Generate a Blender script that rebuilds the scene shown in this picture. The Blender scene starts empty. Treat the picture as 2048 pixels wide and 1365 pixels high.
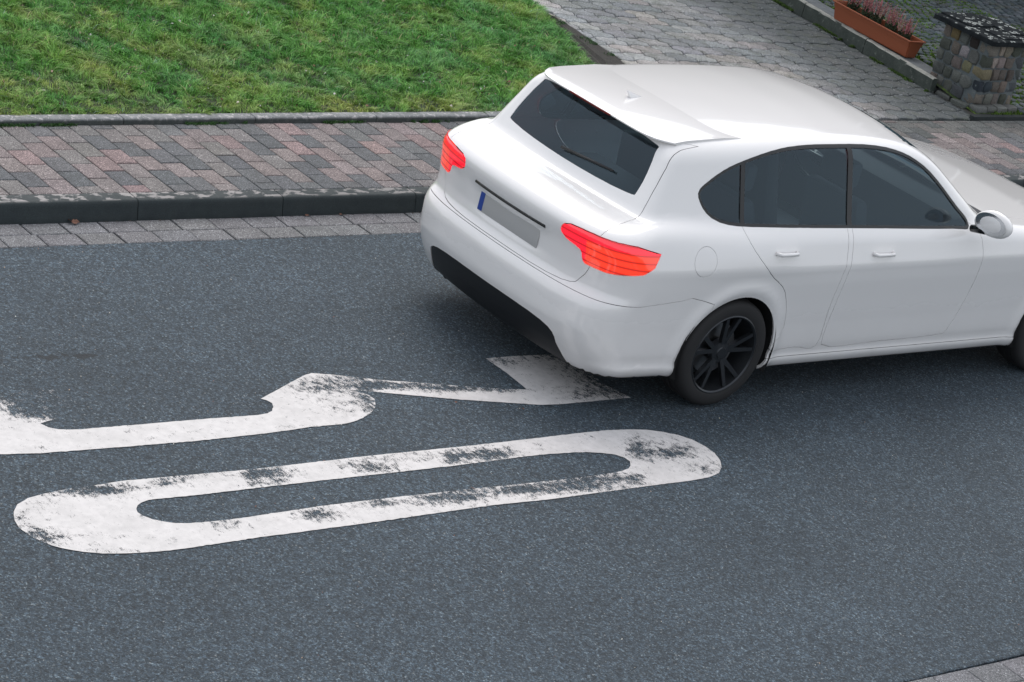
import bpy, bmesh, math, random
import numpy as np
from mathutils import Vector, Matrix, geometry as mgeo

# ------------------------------------------------------------------ camera, sky, sun, exposure
SC = bpy.context.scene
COL = SC.collection
cam_data = bpy.data.cameras.new('camera')
cam = bpy.data.objects.new('camera', cam_data); COL.objects.link(cam)
_R = Vector((0.75704, -0.605118, 0.24642)); _U = Vector((0.056347, 0.436215, 0.898077)); _F = Vector((0.650934, 0.665995, -0.364329))
_M = Matrix(((_R.x, _U.x, -_F.x, -6.8633), (_R.y, _U.y, -_F.y, -11.09715), (_R.z, _U.z, -_F.z, 5.04482), (0, 0, 0, 1)))
cam.matrix_world = _M
cam_data.sensor_width = 36.0
cam_data.lens = 36.0 * 5000.118 / 2048.0
cam_data.clip_start = 0.1
cam_data.clip_end = 2000.0
SC.camera = cam

SUN_EL, SUN_AZ = math.radians(55), math.radians(25)     # azimuth clockwise from +Y
world = bpy.data.worlds.new('World'); SC.world = world; world.use_nodes = True
wn = world.node_tree.nodes; wl = world.node_tree.links
sky = wn.new('ShaderNodeTexSky'); sky.sky_type = 'NISHITA'; sky.sun_disc = False
sky.sun_elevation = SUN_EL; sky.sun_rotation = SUN_AZ
sky.air_density = 1.0; sky.dust_density = 4.0; sky.ozone_density = 1.0
mixw = wn.new('ShaderNodeMixRGB'); mixw.inputs[0].default_value = 0.62
mixw.inputs[2].default_value = (8.75, 9.0, 9.35, 1)      # even cloud cover over the sky
wl.new(sky.outputs[0], mixw.inputs[1])
wl.new(mixw.outputs[0], wn['Background'].inputs[0]); wn['Background'].inputs[1].default_value = 0.10
sun_d = bpy.data.lights.new('sun', 'SUN'); sun_d.energy = 1.1; sun_d.angle = math.radians(45); sun_d.color = (1.0, 0.97, 0.93)
sun = bpy.data.objects.new('sun', sun_d); COL.objects.link(sun)
_sd = Vector((math.sin(SUN_AZ) * math.cos(SUN_EL), math.cos(SUN_AZ) * math.cos(SUN_EL), math.sin(SUN_EL)))
sun.rotation_euler = _sd.to_track_quat('Z', 'Y').to_euler()
SC.view_settings.view_transform = 'Standard'; SC.view_settings.look = 'None'
SC.view_settings.exposure = 0.48; SC.view_settings.gamma = 1.0; SC.view_settings.use_curve_mapping = False

rng = random.Random(7)
nrg = np.random.default_rng(7)

DIGITS={"zo":[[-1.608,-3.083],[-1.583,-3.043],[-1.546,-3.005],[-1.477,-2.967],[-1.403,-2.946],[-1.303,-2.929],[-1.152,-2.922],[-0.974,-2.906],[-0.651,-2.917],[-0.276,-2.928],[0.389,-2.921],[1.071,-2.93],[1.793,-2.922],[1.972,-2.924],[2.116,-2.94],[2.216,-2.962],[2.301,-3.002],[2.368,-3.047],[2.419,-3.111],[2.441,-3.19],[2.44,-3.264],[2.412,-3.341],[2.359,-3.408],[2.29,-3.459],[2.205,-3.486],[2.066,-3.495],[1.783,-3.493],[1.091,-3.498],[0.754,-3.484],[-0.021,-3.497],[-0.628,-3.499],[-1.016,-3.51],[-1.107,-3.508],[-1.194,-3.501],[-1.295,-3.488],[-1.39,-3.466],[-1.462,-3.438],[-1.527,-3.398],[-1.574,-3.356],[-1.612,-3.298],[-1.631,-3.237],[-1.637,-3.182],[-1.626,-3.13]],"zi":[[-1.041,-3.15],[-1.019,-3.124],[-0.986,-3.104],[-0.942,-3.093],[-0.892,-3.09],[-0.683,-3.095],[-0.24,-3.093],[0.266,-3.095],[0.802,-3.097],[1.283,-3.087],[1.427,-3.09],[1.568,-3.1],[1.658,-3.112],[1.739,-3.135],[1.813,-3.169],[1.844,-3.206],[1.844,-3.25],[1.815,-3.289],[1.776,-3.313],[1.726,-3.327],[1.668,-3.335],[1.565,-3.339],[1.223,-3.337],[0.766,-3.322],[0.326,-3.313],[-0.097,-3.308],[-0.514,-3.324],[-0.673,-3.327],[-0.786,-3.323],[-0.859,-3.317],[-0.926,-3.303],[-0.977,-3.279],[-1.015,-3.248],[-1.041,-3.212],[-1.047,-3.178]],"th":[[-1.501,-2.554],[-1.402,-2.572],[-1.212,-2.597],[-0.916,-2.608],[-0.389,-2.623],[0.034,-2.615],[0.285,-2.597],[0.46,-2.6],[0.548,-2.587],[0.624,-2.56],[0.704,-2.518],[0.765,-2.471],[0.801,-2.428],[0.824,-2.383],[0.823,-2.346],[0.799,-2.313],[0.762,-2.283],[0.721,-2.26],[0.91,-2.322],[1.118,-2.396],[1.31,-2.464],[1.612,-2.554],[1.777,-2.602],[1.897,-2.613],[2.405,-2.616],[2.383,-2.542],[2.354,-2.449],[2.372,-2.317],[2.375,-2.2],[2.423,-2.078],[2.269,-2.066],[2.012,-2.054],[1.816,-2.054],[1.822,-2.113],[1.827,-2.22],[1.821,-2.325],[1.811,-2.427],[1.682,-2.403],[1.417,-2.324],[1.219,-2.26],[1.021,-2.201],[0.855,-2.134],[0.744,-2.092],[0.649,-2.062],[0.589,-2.082],[0.489,-2.13],[0.335,-2.209],[0.194,-2.279],[0.214,-2.302],[0.223,-2.335],[0.209,-2.373],[0.175,-2.407],[0.136,-2.428],[0.066,-2.436],[-0.267,-2.426],[-0.552,-2.423],[-0.808,-2.42],[-0.905,-2.418],[-0.959,-2.412],[-1.01,-2.4],[-1.051,-2.371],[-1.068,-2.332],[-0.974,-2.3],[-0.869,-2.25],[-0.799,-2.179],[-0.778,-2.087],[-0.827,-2.033],[-0.93,-2.006],[-1.041,-1.996],[-1.158,-2.001],[-1.268,-2.048],[-1.372,-2.124],[-1.457,-2.219],[-1.515,-2.316],[-1.54,-2.4],[-1.544,-2.48],[-1.531,-2.524]],"w0":[[-1.137,-2.929,3.57,-2.02,-5.35,-30.3,0.6],[-0.468,-2.942,3.29,-2.12,-5.57,-28.66,0.45],[0.696,-2.963,2.88,-2.18,-3.82,-22.36,0.5],[0.959,-3.371,1.65,-1.34,-3.84,-19.2,0.6],[0.083,-3.352,2.34,-1.66,-6.05,-27.97,0.5],[2.258,-3.169,4.17,-3.81,-1.53,-8.8,0.55],[-1.472,-3.04,9.29,-5.13,-3.37,-15.38,0.5],[-1.456,-3.332,4.66,-2.5,-5.0,-22.83,0.4],[-1.24,-2.948,6.01,-3.41,-5.26,-24.8,1],[-1.074,-2.982,8.91,-5.05,-3.82,-21.65,0.9],[-0.688,-2.945,12.73,-7.8,-4.79,-23.95,0.9],[-0.794,-2.959,20.36,-12.48,-5.75,-28.74,0.8],[-0.332,-3.014,27.37,-17.96,-2.99,-15.4,1],[-0.202,-3.004,9.62,-6.31,-2.19,-11.58,1],[-0.273,-2.954,8.06,-5.04,-8.81,-46.58,0.6],[0.29,-3.0,7.75,-5.57,-3.18,-17.25,0.95],[0.409,-3.048,9.92,-7.21,-5.41,-26.37,0.9],[0.843,-3.028,24.0,-18.91,-2.62,-13.09,1],[1.017,-3.03,7.17,-5.65,-2.28,-13.36,1.1],[1.155,-3.036,10.51,-8.35,-3.61,-21.65,0.9],[1.43,-3.011,40.33,-33.21,-3.95,-21.25,0.7],[2.015,-3.1,14.77,-13.08,-1.83,-10.29,1],[1.984,-3.208,12.65,-10.84,-3.48,-17.42,0.7],[2.181,-3.224,8.35,-7.63,-3.45,-17.25,0.9],[2.249,-3.411,8.31,-7.82,-3.54,-17.68,0.9],[-1.59,-3.129,23.24,-13.28,-6.22,-32.16,0.8],[-1.576,-3.281,12.7,-7.26,-3.97,-17.57,1],[-1.589,-3.224,19.05,-10.88,-7.14,-31.63,0.7],[-1.345,-3.451,6.25,-3.57,-16.06,-62.25,0.7],[-0.69,-3.353,12.89,-7.73,-6.87,-29.21,1],[-0.751,-3.39,26.61,-17.43,-6.42,-30.28,0.6],[-0.239,-3.365,9.84,-6.56,-4.41,-22.7,1.1],[-0.159,-3.399,12.22,-8.56,-5.7,-29.34,0.7],[0.172,-3.346,11.45,-8.12,-5.91,-28.06,0.9],[0.465,-3.363,7.54,-5.84,-4.87,-23.11,1],[0.653,-3.38,7.34,-5.68,-3.11,-17.76,1.1],[0.999,-3.379,7.02,-5.7,-4.05,-20.75,1],[1.332,-3.381,5.79,-4.74,-2.76,-12.89,1.1],[1.561,-3.373,5.71,-5.02,-2.69,-14.47,1.1],[1.737,-3.43,15.71,-13.81,-3.35,-16.0,0.9],[1.003,-3.462,21.41,-17.96,-9.21,-46.04,0.6],[-1.013,-3.414,53.06,-31.11,-6.1,-25.16,0.7],[-1.057,-3.209,53.55,-33.24,-8.08,-38.09,0.8],[0.627,-2.995,7.43,-5.46,-10.48,-51.11,0.4],[1.779,-2.968,9.68,-8.06,-7.17,-40.32,0.4]],"w3":[[-1.023,-1.999,4.25,-2.3,-3.12,-18.71,2.2],[-0.85,-2.076,7.35,-4.2,-1.41,-10.18,2.2],[-0.941,-2.099,5.5,-2.99,-1.49,-8.71,1.8],[0.663,-2.21,5.41,-3.8,-1.17,-8.19,0.5],[1.292,-2.326,1.62,-1.24,-4.67,-29.33,0.5],[-0.927,-2.215,8.59,-4.8,-1.72,-12.41,1.5],[-0.826,-2.174,12.68,-7.25,-1.45,-8.7,1.3],[-1.095,-2.206,15.18,-8.04,-2.79,-19.53,1],[-1.181,-2.546,29.73,-16.72,-8.36,-47.38,0.9],[0.58,-2.197,7.37,-5.18,-1.79,-12.25,0.62],[0.847,-2.146,8.49,-5.81,-4.19,-30.03,0.9],[0.778,-2.343,14.42,-10.14,-2.19,-15.35,0.95],[0.746,-2.46,24.13,-17.42,-2.35,-13.74,1],[0.572,-2.44,7.38,-5.13,-2.31,-15.76,0.55],[0.908,-2.226,10.58,-7.52,-2.78,-19.95,0.95],[0.986,-2.25,10.38,-7.65,-4.78,-29.37,0.9],[1.158,-2.276,10.17,-7.49,-4.16,-26.17,0.9],[1.283,-2.338,10.13,-7.73,-3.73,-23.47,0.9],[1.488,-2.361,6.62,-5.05,-4.57,-29.4,1],[1.67,-2.419,9.86,-8.04,-7.27,-46.7,0.8],[1.882,-2.085,10.89,-8.5,-3.62,-24.28,0.9],[1.961,-2.15,12.47,-9.73,-3.99,-27.37,0.6],[2.367,-2.079,3.33,-2.69,-1.91,-13.34,1.1],[2.39,-2.247,6.08,-5.04,-1.2,-8.39,1.1],[2.375,-2.425,7.3,-6.2,-1.66,-9.95,1.15],[2.374,-2.567,9.13,-7.72,-3.12,-18.73,0.9],[2.116,-2.54,7.54,-6.54,-2.89,-19.42,0.8],[-0.654,-2.443,63.24,-37.2,-5.58,-33.48,0.7],[-0.618,-2.575,50.46,-30.58,-7.65,-45.87,0.7],[0.23,-2.58,7.57,-5.12,-8.01,-53.4,0.5],[-0.337,-2.539,6.14,-3.79,-8.67,-53.47,0.3]]}
# ------------------------------------------------------------------ helpers
def link(o, parent=None):
    COL.objects.link(o)
    if parent is not None: o.parent = parent
    return o

def mesh(name, vs, fs, mat=None, smooth=False):
    me = bpy.data.meshes.new(name); me.from_pydata([tuple(v) for v in vs], [], fs)
    if mat: me.materials.append(mat)
    if smooth:
        for p in me.polygons: p.use_smooth = True
    me.update(); return me

def obj(name, me, parent=None, loc=None, rot=None):
    o = bpy.data.objects.new(name, me); link(o, parent)
    if loc is not None: o.location = loc
    if rot is not None: o.rotation_euler = rot
    return o

def tag(o, label=None, cat=None, group=None, kind=None):
    if label: o['label'] = label
    if cat: o['category'] = cat
    if group: o['group'] = group
    if kind: o['kind'] = kind
    return o

def empty(name, loc=(0, 0, 0), rz=0):
    o = bpy.data.objects.new(name, None); COL.objects.link(o); o.location = loc; o.rotation_euler = (0, 0, rz)
    o.empty_display_size = 0.1
    return o

class MB:
    """collects shapes into one mesh"""
    def __init__(s): s.v = []; s.f = []
    def add(s, vs, fs):
        b = len(s.v); s.v += [tuple(v) for v in vs]; s.f += [tuple(i + b for i in f) for f in fs]; return s
    def box(s, x0, x1, y0, y1, z0, z1):
        return s.add([(x0, y0, z0), (x1, y0, z0), (x1, y1, z0), (x0, y1, z0), (x0, y0, z1), (x1, y0, z1), (x1, y1, z1), (x0, y1, z1)],
                     [(0, 3, 2, 1), (4, 5, 6, 7), (0, 1, 5, 4), (1, 2, 6, 5), (2, 3, 7, 6), (3, 0, 4, 7)])
    def tube(s, pts, r, n=8, cap=True):
        pts = [Vector(p) for p in pts]; rings = []
        rr = r if isinstance(r, (list, tuple)) else [r] * len(pts)
        for i, p in enumerate(pts):
            d = (pts[min(i + 1, len(pts) - 1)] - pts[max(i - 1, 0)]).normalized()
            a = d.orthogonal().normalized() if i == 0 else (a - d * a.dot(d)).normalized()
            b = d.cross(a)
            rings.append([p + (a * math.cos(2 * math.pi * k / n) + b * math.sin(2 * math.pi * k / n)) * rr[i] for k in range(n)])
        vs = [v for rg in rings for v in rg]; fs = []
        for i in range(len(rings) - 1):
            for k in range(n):
                fs.append((i * n + k, i * n + (k + 1) % n, (i + 1) * n + (k + 1) % n, (i + 1) * n + k))
        if cap:
            fs.append(tuple(range(n - 1, -1, -1))); fs.append(tuple((len(rings) - 1) * n + k for k in range(n)))
        return s.add(vs, fs)
    def lathe_y(s, prof, cx, cz, n=48, y0=0.0):
        """profile of (radius, y) turned round the Y axis through cx, cz"""
        m = len(prof); vs = []
        for k in range(n):
            a = 2 * math.pi * k / n
            for r, y in prof: vs.append((cx + r * math.cos(a), y0 + y, cz + r * math.sin(a)))
        fs = []
        for k in range(n):
            for i in range(m - 1):
                fs.append((k * m + i, k * m + i + 1, ((k + 1) % n) * m + i + 1, ((k + 1) % n) * m + i))
        return s.add(vs, fs)
    def me(s, mat): return mesh('m', s.v, s.f, mat)
    def build(s, name, mat, parent=None, smooth=False, angle=None, bevel=0):
        me = mesh(name, s.v, s.f, mat, smooth)
        if bevel or angle:
            bm = bmesh.new(); bm.from_mesh(me)
            if bevel:
                bmesh.ops.bevel(bm, geom=[e for e in bm.edges if len(e.link_faces) == 2 and e.calc_face_angle(0) > 0.5], offset=bevel, segments=2, affect='EDGES', profile=0.5)
                for f in bm.faces: f.smooth = True
            for e in bm.edges:
                if len(e.link_faces) == 2 and e.calc_face_angle(0) > math.radians(angle or 35): e.smooth = False
            bm.to_mesh(me); bm.free()
        return obj(name, me, parent)

# ------------------------------------------------------------------ materials
class Mat:
    def __init__(s, name):
        s.m = bpy.data.materials.new(name); s.m.use_nodes = True
        s.n = s.m.node_tree.nodes; s.l = s.m.node_tree.links
        s.b = s.n['Principled BSDF']; s.b.inputs['Roughness'].default_value = 0.85
        s.pos = s.n.new('ShaderNodeNewGeometry').outputs['Position']
    def set(s, **k):
        for a, v in k.items():
            s.b.inputs[a.replace('_', ' ')].default_value = v
        return s
    def noise(s, scale, detail=4, rough=0.6, vec=None, dist=0.0, out='Fac'):
        t = s.n.new('ShaderNodeTexNoise'); t.inputs['Scale'].default_value = scale; t.inputs['Detail'].default_value = detail
        t.inputs['Roughness'].default_value = rough; t.inputs['Distortion'].default_value = dist
        s.l.new(vec or s.pos, t.inputs['Vector']); return t.outputs[out]
    def voro(s, scale, feat='F1', out='Distance', vec=None, rnd=1.0):
        t = s.n.new('ShaderNodeTexVoronoi'); t.feature = feat; t.inputs['Scale'].default_value = scale
        t.inputs['Randomness'].default_value = rnd
        s.l.new(vec or s.pos, t.inputs['Vector']); return t.outputs[out]
    def scalev(s, v, vec=None):
        t = s.n.new('ShaderNodeVectorMath'); t.operation = 'MULTIPLY'; s.l.new(vec or s.pos, t.inputs[0]); t.inputs[1].default_value = v
        return t.outputs[0]
    def ramp(s, fac, stops, interp='LINEAR'):
        t = s.n.new('ShaderNodeValToRGB'); cr = t.color_ramp; cr.interpolation = interp
        while len(cr.elements) < len(stops): cr.elements.new(0.5)
        for e, (p, c) in zip(cr.elements, stops):
            e.position = p; e.color = (c, c, c, 1) if isinstance(c, (int, float)) else (*c, 1)
        s.l.new(fac, t.inputs[0]); return t.outputs[0]
    def mix(s, fac, a, b, mode='MIX'):
        t = s.n.new('ShaderNodeMixRGB'); t.blend_type = mode
        for i, v in ((0, fac), (1, a), (2, b)):
            if isinstance(v, (int, float)): t.inputs[i].default_value = v if i == 0 else (v, v, v, 1)
            elif isinstance(v, tuple): t.inputs[i].default_value = (*v, 1)
            else: s.l.new(v, t.inputs[i])
        return t.outputs[0]
    def math(s, op, a, b=0.0, c=None, clamp=False):
        t = s.n.new('ShaderNodeMath'); t.operation = op; t.use_clamp = clamp
        for i, v in enumerate((a, b) if c is None else (a, b, c)):
            if isinstance(v, (int, float)): t.inputs[i].default_value = v
            else: s.l.new(v, t.inputs[i])
        return t.outputs[0]
    def sep(s, vec=None):
        t = s.n.new('ShaderNodeSeparateXYZ'); s.l.new(vec or s.pos, t.inputs[0]); return t.outputs
    def color(s, c): s.l.new(c, s.b.inputs['Base Color']); return s
    def rough(s, c): s.l.new(c, s.b.inputs['Roughness']); return s
    def bump(s, h, dist=0.003, strength=1.0):
        t = s.n.new('ShaderNodeBump'); t.inputs['Distance'].default_value = dist; t.inputs['Strength'].default_value = strength
        s.l.new(h, t.inputs['Height']); s.l.new(t.outputs[0], s.b.inputs['Normal']); return s
    def attr(s, name):
        t = s.n.new('ShaderNodeAttribute'); t.attribute_name = name; return t
    def objcol(s):
        return s.n.new('ShaderNodeObjectInfo').outputs['Color']

def plain(name, c, rough=0.5, metal=0.0, coat=0.0, **k):
    m = Mat(name); m.set(Base_Color=(*c, 1), Roughness=rough, Metallic=metal, Coat_Weight=coat, Coat_Roughness=0.03, **k); return m.m

def asphalt_nodes(m):
    v1 = m.voro(230, out='Color'); g1 = m.sep(v1)[0]
    v2 = m.voro(150, out='Color'); g2 = m.sep(v2)[1]
    base = m.ramp(g1, [(0.0, (.022, .034, .047)), (.5, (.048, .064, .083)), (.86, (.080, .100, .121)), (.965, (.15, .17, .185)), (1.0, (.30, .32, .33))])
    base2 = m.ramp(g2, [(0.0, (.020, .030, .040)), (.7, (.060, .076, .094)), (.95, (.10, .115, .13)), (.996, (.30, .31, .31))])
    c = m.mix(.45, base, base2)
    big = m.ramp(m.noise(1.1, 3), [(.3, .88), (.7, 1.14)])
    c = m.mix(1.0, c, big, 'MULTIPLY')
    fine = m.ramp(m.noise(105, 3, .7), [(.32, .52), (.5, 1.0), (.68, 1.62)])
    c = m.mix(1.0, c, fine, 'MULTIPLY')
    c = m.mix(1.0, c, m.ramp(m.sep(m.voro(82, out='Color'))[1], [(0.0, .55), (.5, 1.05), (.85, 1.5), (1.0, 2.2)]), 'MULTIPLY')
    c = m.mix(1.0, c, m.ramp(m.noise(.42, 4, .55, vec=m.scalev((.45, 1.5, 1))), [(.3, (.49, .575, .610)), (.7, (.66, .76, .80))]), 'MULTIPLY')
    g3 = m.sep(m.voro(150, out='Color'))[2]; c = m.mix(m.ramp(g3, [(.993, 0.0), (.998, .6)]), c, (.32, .34, .34))
    g4 = m.sep(m.voro(120, out='Color'))[0]; c = m.mix(m.ramp(g4, [(.93, 0.0), (.97, .7)]), c, (.012, .018, .024))
    h = m.math('ADD', m.math('MULTIPLY', m.voro(150), -1.0), m.math('MULTIPLY', m.noise(60, 4), .8))
    return c, h

def mat_asphalt():
    m = Mat('asphalt'); c, h = asphalt_nodes(m)
    # small damp trickle stain in the far lane
    x, y, z = m.sep()
    sy = m.math('ABSOLUTE', m.math('SUBTRACT', m.math('ADD', y, m.math('MULTIPLY', x, .092)), -1.747))
    sx = m.math('ABSOLUTE', m.math('SUBTRACT', x, -.62))
    nn = m.noise(11, 3)
    st = m.math('MULTIPLY', m.math('LESS_THAN', sx, .24), m.math('LESS_THAN', sy, m.math('MULTIPLY', m.math('SUBTRACT', nn, .43), .20)))
    c = m.mix(m.math('MULTIPLY', st, .9), c, (.012, .016, .02))
    m.color(c); m.bump(h, .004, .9); m.set(Roughness=.8)
    return m.m

def mat_paint():
    m = Mat('worn_road_paint')
    w = m.attr('wear').outputs['Fac']
    n1 = m.math('ADD', m.math('MULTIPLY', m.noise(210, 4, .8), .62), m.math('MULTIPLY', m.noise(24, 4, .6), .38))
    st = m.noise(1.0, 5, .7, vec=m.scalev((60, 16, 20)))
    nn = m.math('ADD', m.math('MULTIPLY', n1, .78), m.math('MULTIPLY', st, .22))
    nn = m.math('MULTIPLY', m.math('SUBTRACT', nn, .5), 3.0)
    t = m.math('ADD', m.math('MULTIPLY', w, .30), m.math('ADD', nn, .445))
    k = m.ramp(m.math('SUBTRACT', t, .0), [(.70, 0.0), (.75, 1.0)])
    pw = m.ramp(m.noise(22, 5), [(.3, (.54, .525, .52)), (.7, (.64, .62, .615))])
    pw = m.mix(m.ramp(m.noise(5, 7, .75), [(.45, 0.0), (.70, .45)]), pw, (.40, .39, .385))
    m.color(pw); m.set(Roughness=.65); m.bump(m.noise(200, 2), .002, .7)
    tr = m.n.new('ShaderNodeBsdfTransparent'); mx = m.n.new('ShaderNodeMixShader'); m.l.new(k, mx.inputs[0]); m.l.new(m.b.outputs[0], mx.inputs[1]); m.l.new(tr.outputs[0], mx.inputs[2])
    m.l.new(mx.outputs[0], m.n['Material Output'].inputs[0])
    return m.m

def mat_block(name, colattr=False, speck=.5, dirt=0.0, bumpd=.0025):
    """cast concrete / stone block: own colour per piece, grain from the world position"""
    m = Mat(name)
    base = m.attr('col').outputs['Color'] if colattr else m.objcol()
    g = m.sep(m.voro(230, out='Color'))[0]
    sp = m.ramp(g, [(0, 1 - speck), (.5, 1.0), (.88, 1 + speck * .5), (.96, 1 + speck * 1.8), (1.0, 1 + speck * 3.4)])
    c = m.mix(1.0, base, sp, 'MULTIPLY')
    lg = m.ramp(m.noise(6, 5, .65), [(.3, .82), (.7, 1.18)])
    c = m.mix(1.0, c, lg, 'MULTIPLY')
    m.color(c); m.bump(m.math('ADD', m.noise(170, 3), m.math('MULTIPLY', m.noise(30, 3), .5)), bumpd, .8)
    m.set(Roughness=.85)
    return m, c

def mat_block_plain(name, **k):
    m, c = mat_block(name, **k); return m.m

def mat_drive(colattr=False):
    m, c = mat_block('driveway_concrete' + ('_far' if colattr else ''), colattr, .55)
    x, y, z = m.sep()
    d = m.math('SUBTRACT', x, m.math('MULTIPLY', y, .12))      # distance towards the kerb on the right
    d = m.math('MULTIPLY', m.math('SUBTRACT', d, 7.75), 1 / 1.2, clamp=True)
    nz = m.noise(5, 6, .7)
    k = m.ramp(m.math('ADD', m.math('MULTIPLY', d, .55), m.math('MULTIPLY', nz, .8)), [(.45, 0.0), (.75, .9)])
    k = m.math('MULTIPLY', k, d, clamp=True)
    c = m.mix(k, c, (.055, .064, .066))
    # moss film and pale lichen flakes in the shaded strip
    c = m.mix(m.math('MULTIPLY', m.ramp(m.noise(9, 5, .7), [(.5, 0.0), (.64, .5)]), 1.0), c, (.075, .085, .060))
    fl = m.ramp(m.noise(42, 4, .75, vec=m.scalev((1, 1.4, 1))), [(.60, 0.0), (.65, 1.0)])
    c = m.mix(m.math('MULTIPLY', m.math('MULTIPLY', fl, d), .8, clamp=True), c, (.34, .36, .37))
    m.color(c); return m.m

def mat_grey(name, ca, cb, scale=8, flakes=None, thr=.6, flake_scale=30, bumpd=.004, rough=.85):
    m = Mat(name)
    c = m.ramp(m.noise(scale, 6, .7), [(.3, ca), (.7, cb)])
    c = m.mix(1.0, c, m.ramp(m.noise(160, 2), [(.3, .75), (.7, 1.28)]), 'MULTIPLY')
    if flakes:
        f = m.ramp(m.noise(flake_scale, 5, .65), [(thr, 0.0), (thr + .05, 1.0)])
        c = m.mix(f, c, flakes)
    m.color(c); m.bump(m.noise(120, 4), bumpd, .8); m.set(Roughness=rough); return m

def mat_kerb():
    m = Mat('kerb_concrete')
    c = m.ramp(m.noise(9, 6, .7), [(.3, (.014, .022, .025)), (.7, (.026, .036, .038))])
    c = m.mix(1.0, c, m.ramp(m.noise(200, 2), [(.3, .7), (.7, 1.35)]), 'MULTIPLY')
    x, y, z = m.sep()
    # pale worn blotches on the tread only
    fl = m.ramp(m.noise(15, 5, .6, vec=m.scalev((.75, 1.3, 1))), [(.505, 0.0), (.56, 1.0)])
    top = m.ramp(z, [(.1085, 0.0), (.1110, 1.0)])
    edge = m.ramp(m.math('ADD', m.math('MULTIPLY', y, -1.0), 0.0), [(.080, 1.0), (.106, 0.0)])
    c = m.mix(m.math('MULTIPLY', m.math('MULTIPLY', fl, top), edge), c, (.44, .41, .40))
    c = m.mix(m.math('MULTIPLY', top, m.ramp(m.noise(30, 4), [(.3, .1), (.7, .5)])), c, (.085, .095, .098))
    m.color(c); m.bump(m.noise(220, 3), .002, .7); m.set(Roughness=.8); return m.m

def mat_vcol(name, rough=.6, sss=False):
    m = Mat(name); m.color(m.attr('col').outputs['Color']); m.set(Roughness=rough)
    if sss: m.b.inputs['Specular IOR Level'].default_value = .25
    return m.m

M = {}
M['asphalt'] = mat_asphalt(); M['paint'] = mat_paint()
M['paver'] = mat_block_plain('paver_concrete', speck=.62); M['paver_far'] = mat_block_plain('paver_concrete_far', colattr=True, speck=.62)
M['drive'] = mat_drive(); M['drive_far'] = mat_drive(True)
M['cobble'] = mat_block_plain('cobble_stone', speck=.25, bumpd=.004); M['cobble_far'] = mat_block_plain('cobble_stone_far', colattr=True, speck=.25, bumpd=.004)
M['stone'] = mat_block_plain('rubble_stone', speck=.22, bumpd=.006)
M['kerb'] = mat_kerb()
M['joint'] = mat_grey('joint_grit', (.006, .010, .011), (.018, .024, .024), 14).m
M['mortar'] = mat_grey('mortar', (.075, .092, .098), (.125, .145, .15), 12).m
em = mat_grey('edging_concrete', (.13, .14, .145), (.26, .265, .27), 16, (.42, .41, .41), .55, 26); M['edging'] = em.m
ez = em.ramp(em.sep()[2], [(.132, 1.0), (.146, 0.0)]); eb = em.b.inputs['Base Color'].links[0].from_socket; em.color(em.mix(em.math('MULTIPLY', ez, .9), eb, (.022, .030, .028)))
M['wallkerb'] = mat_grey('mossy_kerb_concrete', (.030, .040, .034), (.062, .074, .064), 9, (.12, .135, .12), .60, 18).m
M['kerbrim'] = mat_grey('pale_kerb_rim', (.20, .21, .19), (.36, .35, .32), 12, (.06, .07, .06), .60, 22).m
M['slab'] = mat_grey('worn_slab', (.08, .092, .096), (.15, .16, .168), 7).m
M['soil'] = mat_grey('dark_soil', (.020, .020, .018), (.045, .041, .036), 16, bumpd=.01).m
M['peat'] = mat_grey('peat', (.008, .007, .006), (.018, .015, .012), 30, bumpd=.01).m
M['turf_base'] = mat_grey('turf_base', (.014, .030, .010), (.030, .046, .016), 12, bumpd=.01).m
M['land'] = mat_grey('far_land', (.03, .05, .02), (.06, .085, .03), .2, bumpd=.01).m
M['grass'] = mat_vcol('grass_blades', .55, True)
M['moss'] = mat_vcol('moss', .9)
M['terracotta'] = plain('terracotta_plastic', (.27, .075, .032), .5)
M['leaf'] = mat_grey('dry_leaf', (.10, .045, .028), (.20, .10, .07), 60).m
def mat_slate():
    m = Mat('lichened_slate')
    c = m.ramp(m.noise(14, 5, .7), [(.3, (.006, .008, .010)), (.7, (.020, .025, .028))])
    wv = m.n.new('ShaderNodeVectorMath'); wv.operation = 'ADD'
    s1 = m.scalev((.022, .022, .022), m.noise(22, 3, out='Color')); m.l.new(m.pos, wv.inputs[0]); m.l.new(s1, wv.inputs[1])
    d = m.voro(24, vec=wv.outputs[0]); r = m.sep(m.voro(24, out='Color', vec=wv.outputs[0]))[0]
    ring = m.ramp(d, [(.12, .35), (.24, .5), (.30, 1.0), (.40, 1.0), (.46, 0.0)])
    clump = m.ramp(m.noise(6, 3), [(.40, 0.0), (.48, 1.0)])
    k = m.math('MULTIPLY', m.math('MULTIPLY', ring, m.math('GREATER_THAN', r, .38)), clump)
    k = m.math('MULTIPLY', k, m.ramp(m.noise(110, 3, .7), [(.35, .2), (.5, 1.0)]))
    nz = m.n.new('ShaderNodeNewGeometry').outputs['Normal']; up = m.ramp(m.sep(nz)[2], [(.5, 0.0), (.8, 1.0)])
    c = m.mix(m.math('MULTIPLY', k, up), c, (.46, .49, .47))
    m.color(c); m.bump(m.noise(60, 5, .7), .01, .8); m.set(Roughness=.85); m.b.inputs['Specular IOR Level'].default_value = .15; return m.m
M['slate'] = mat_slate()

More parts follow.
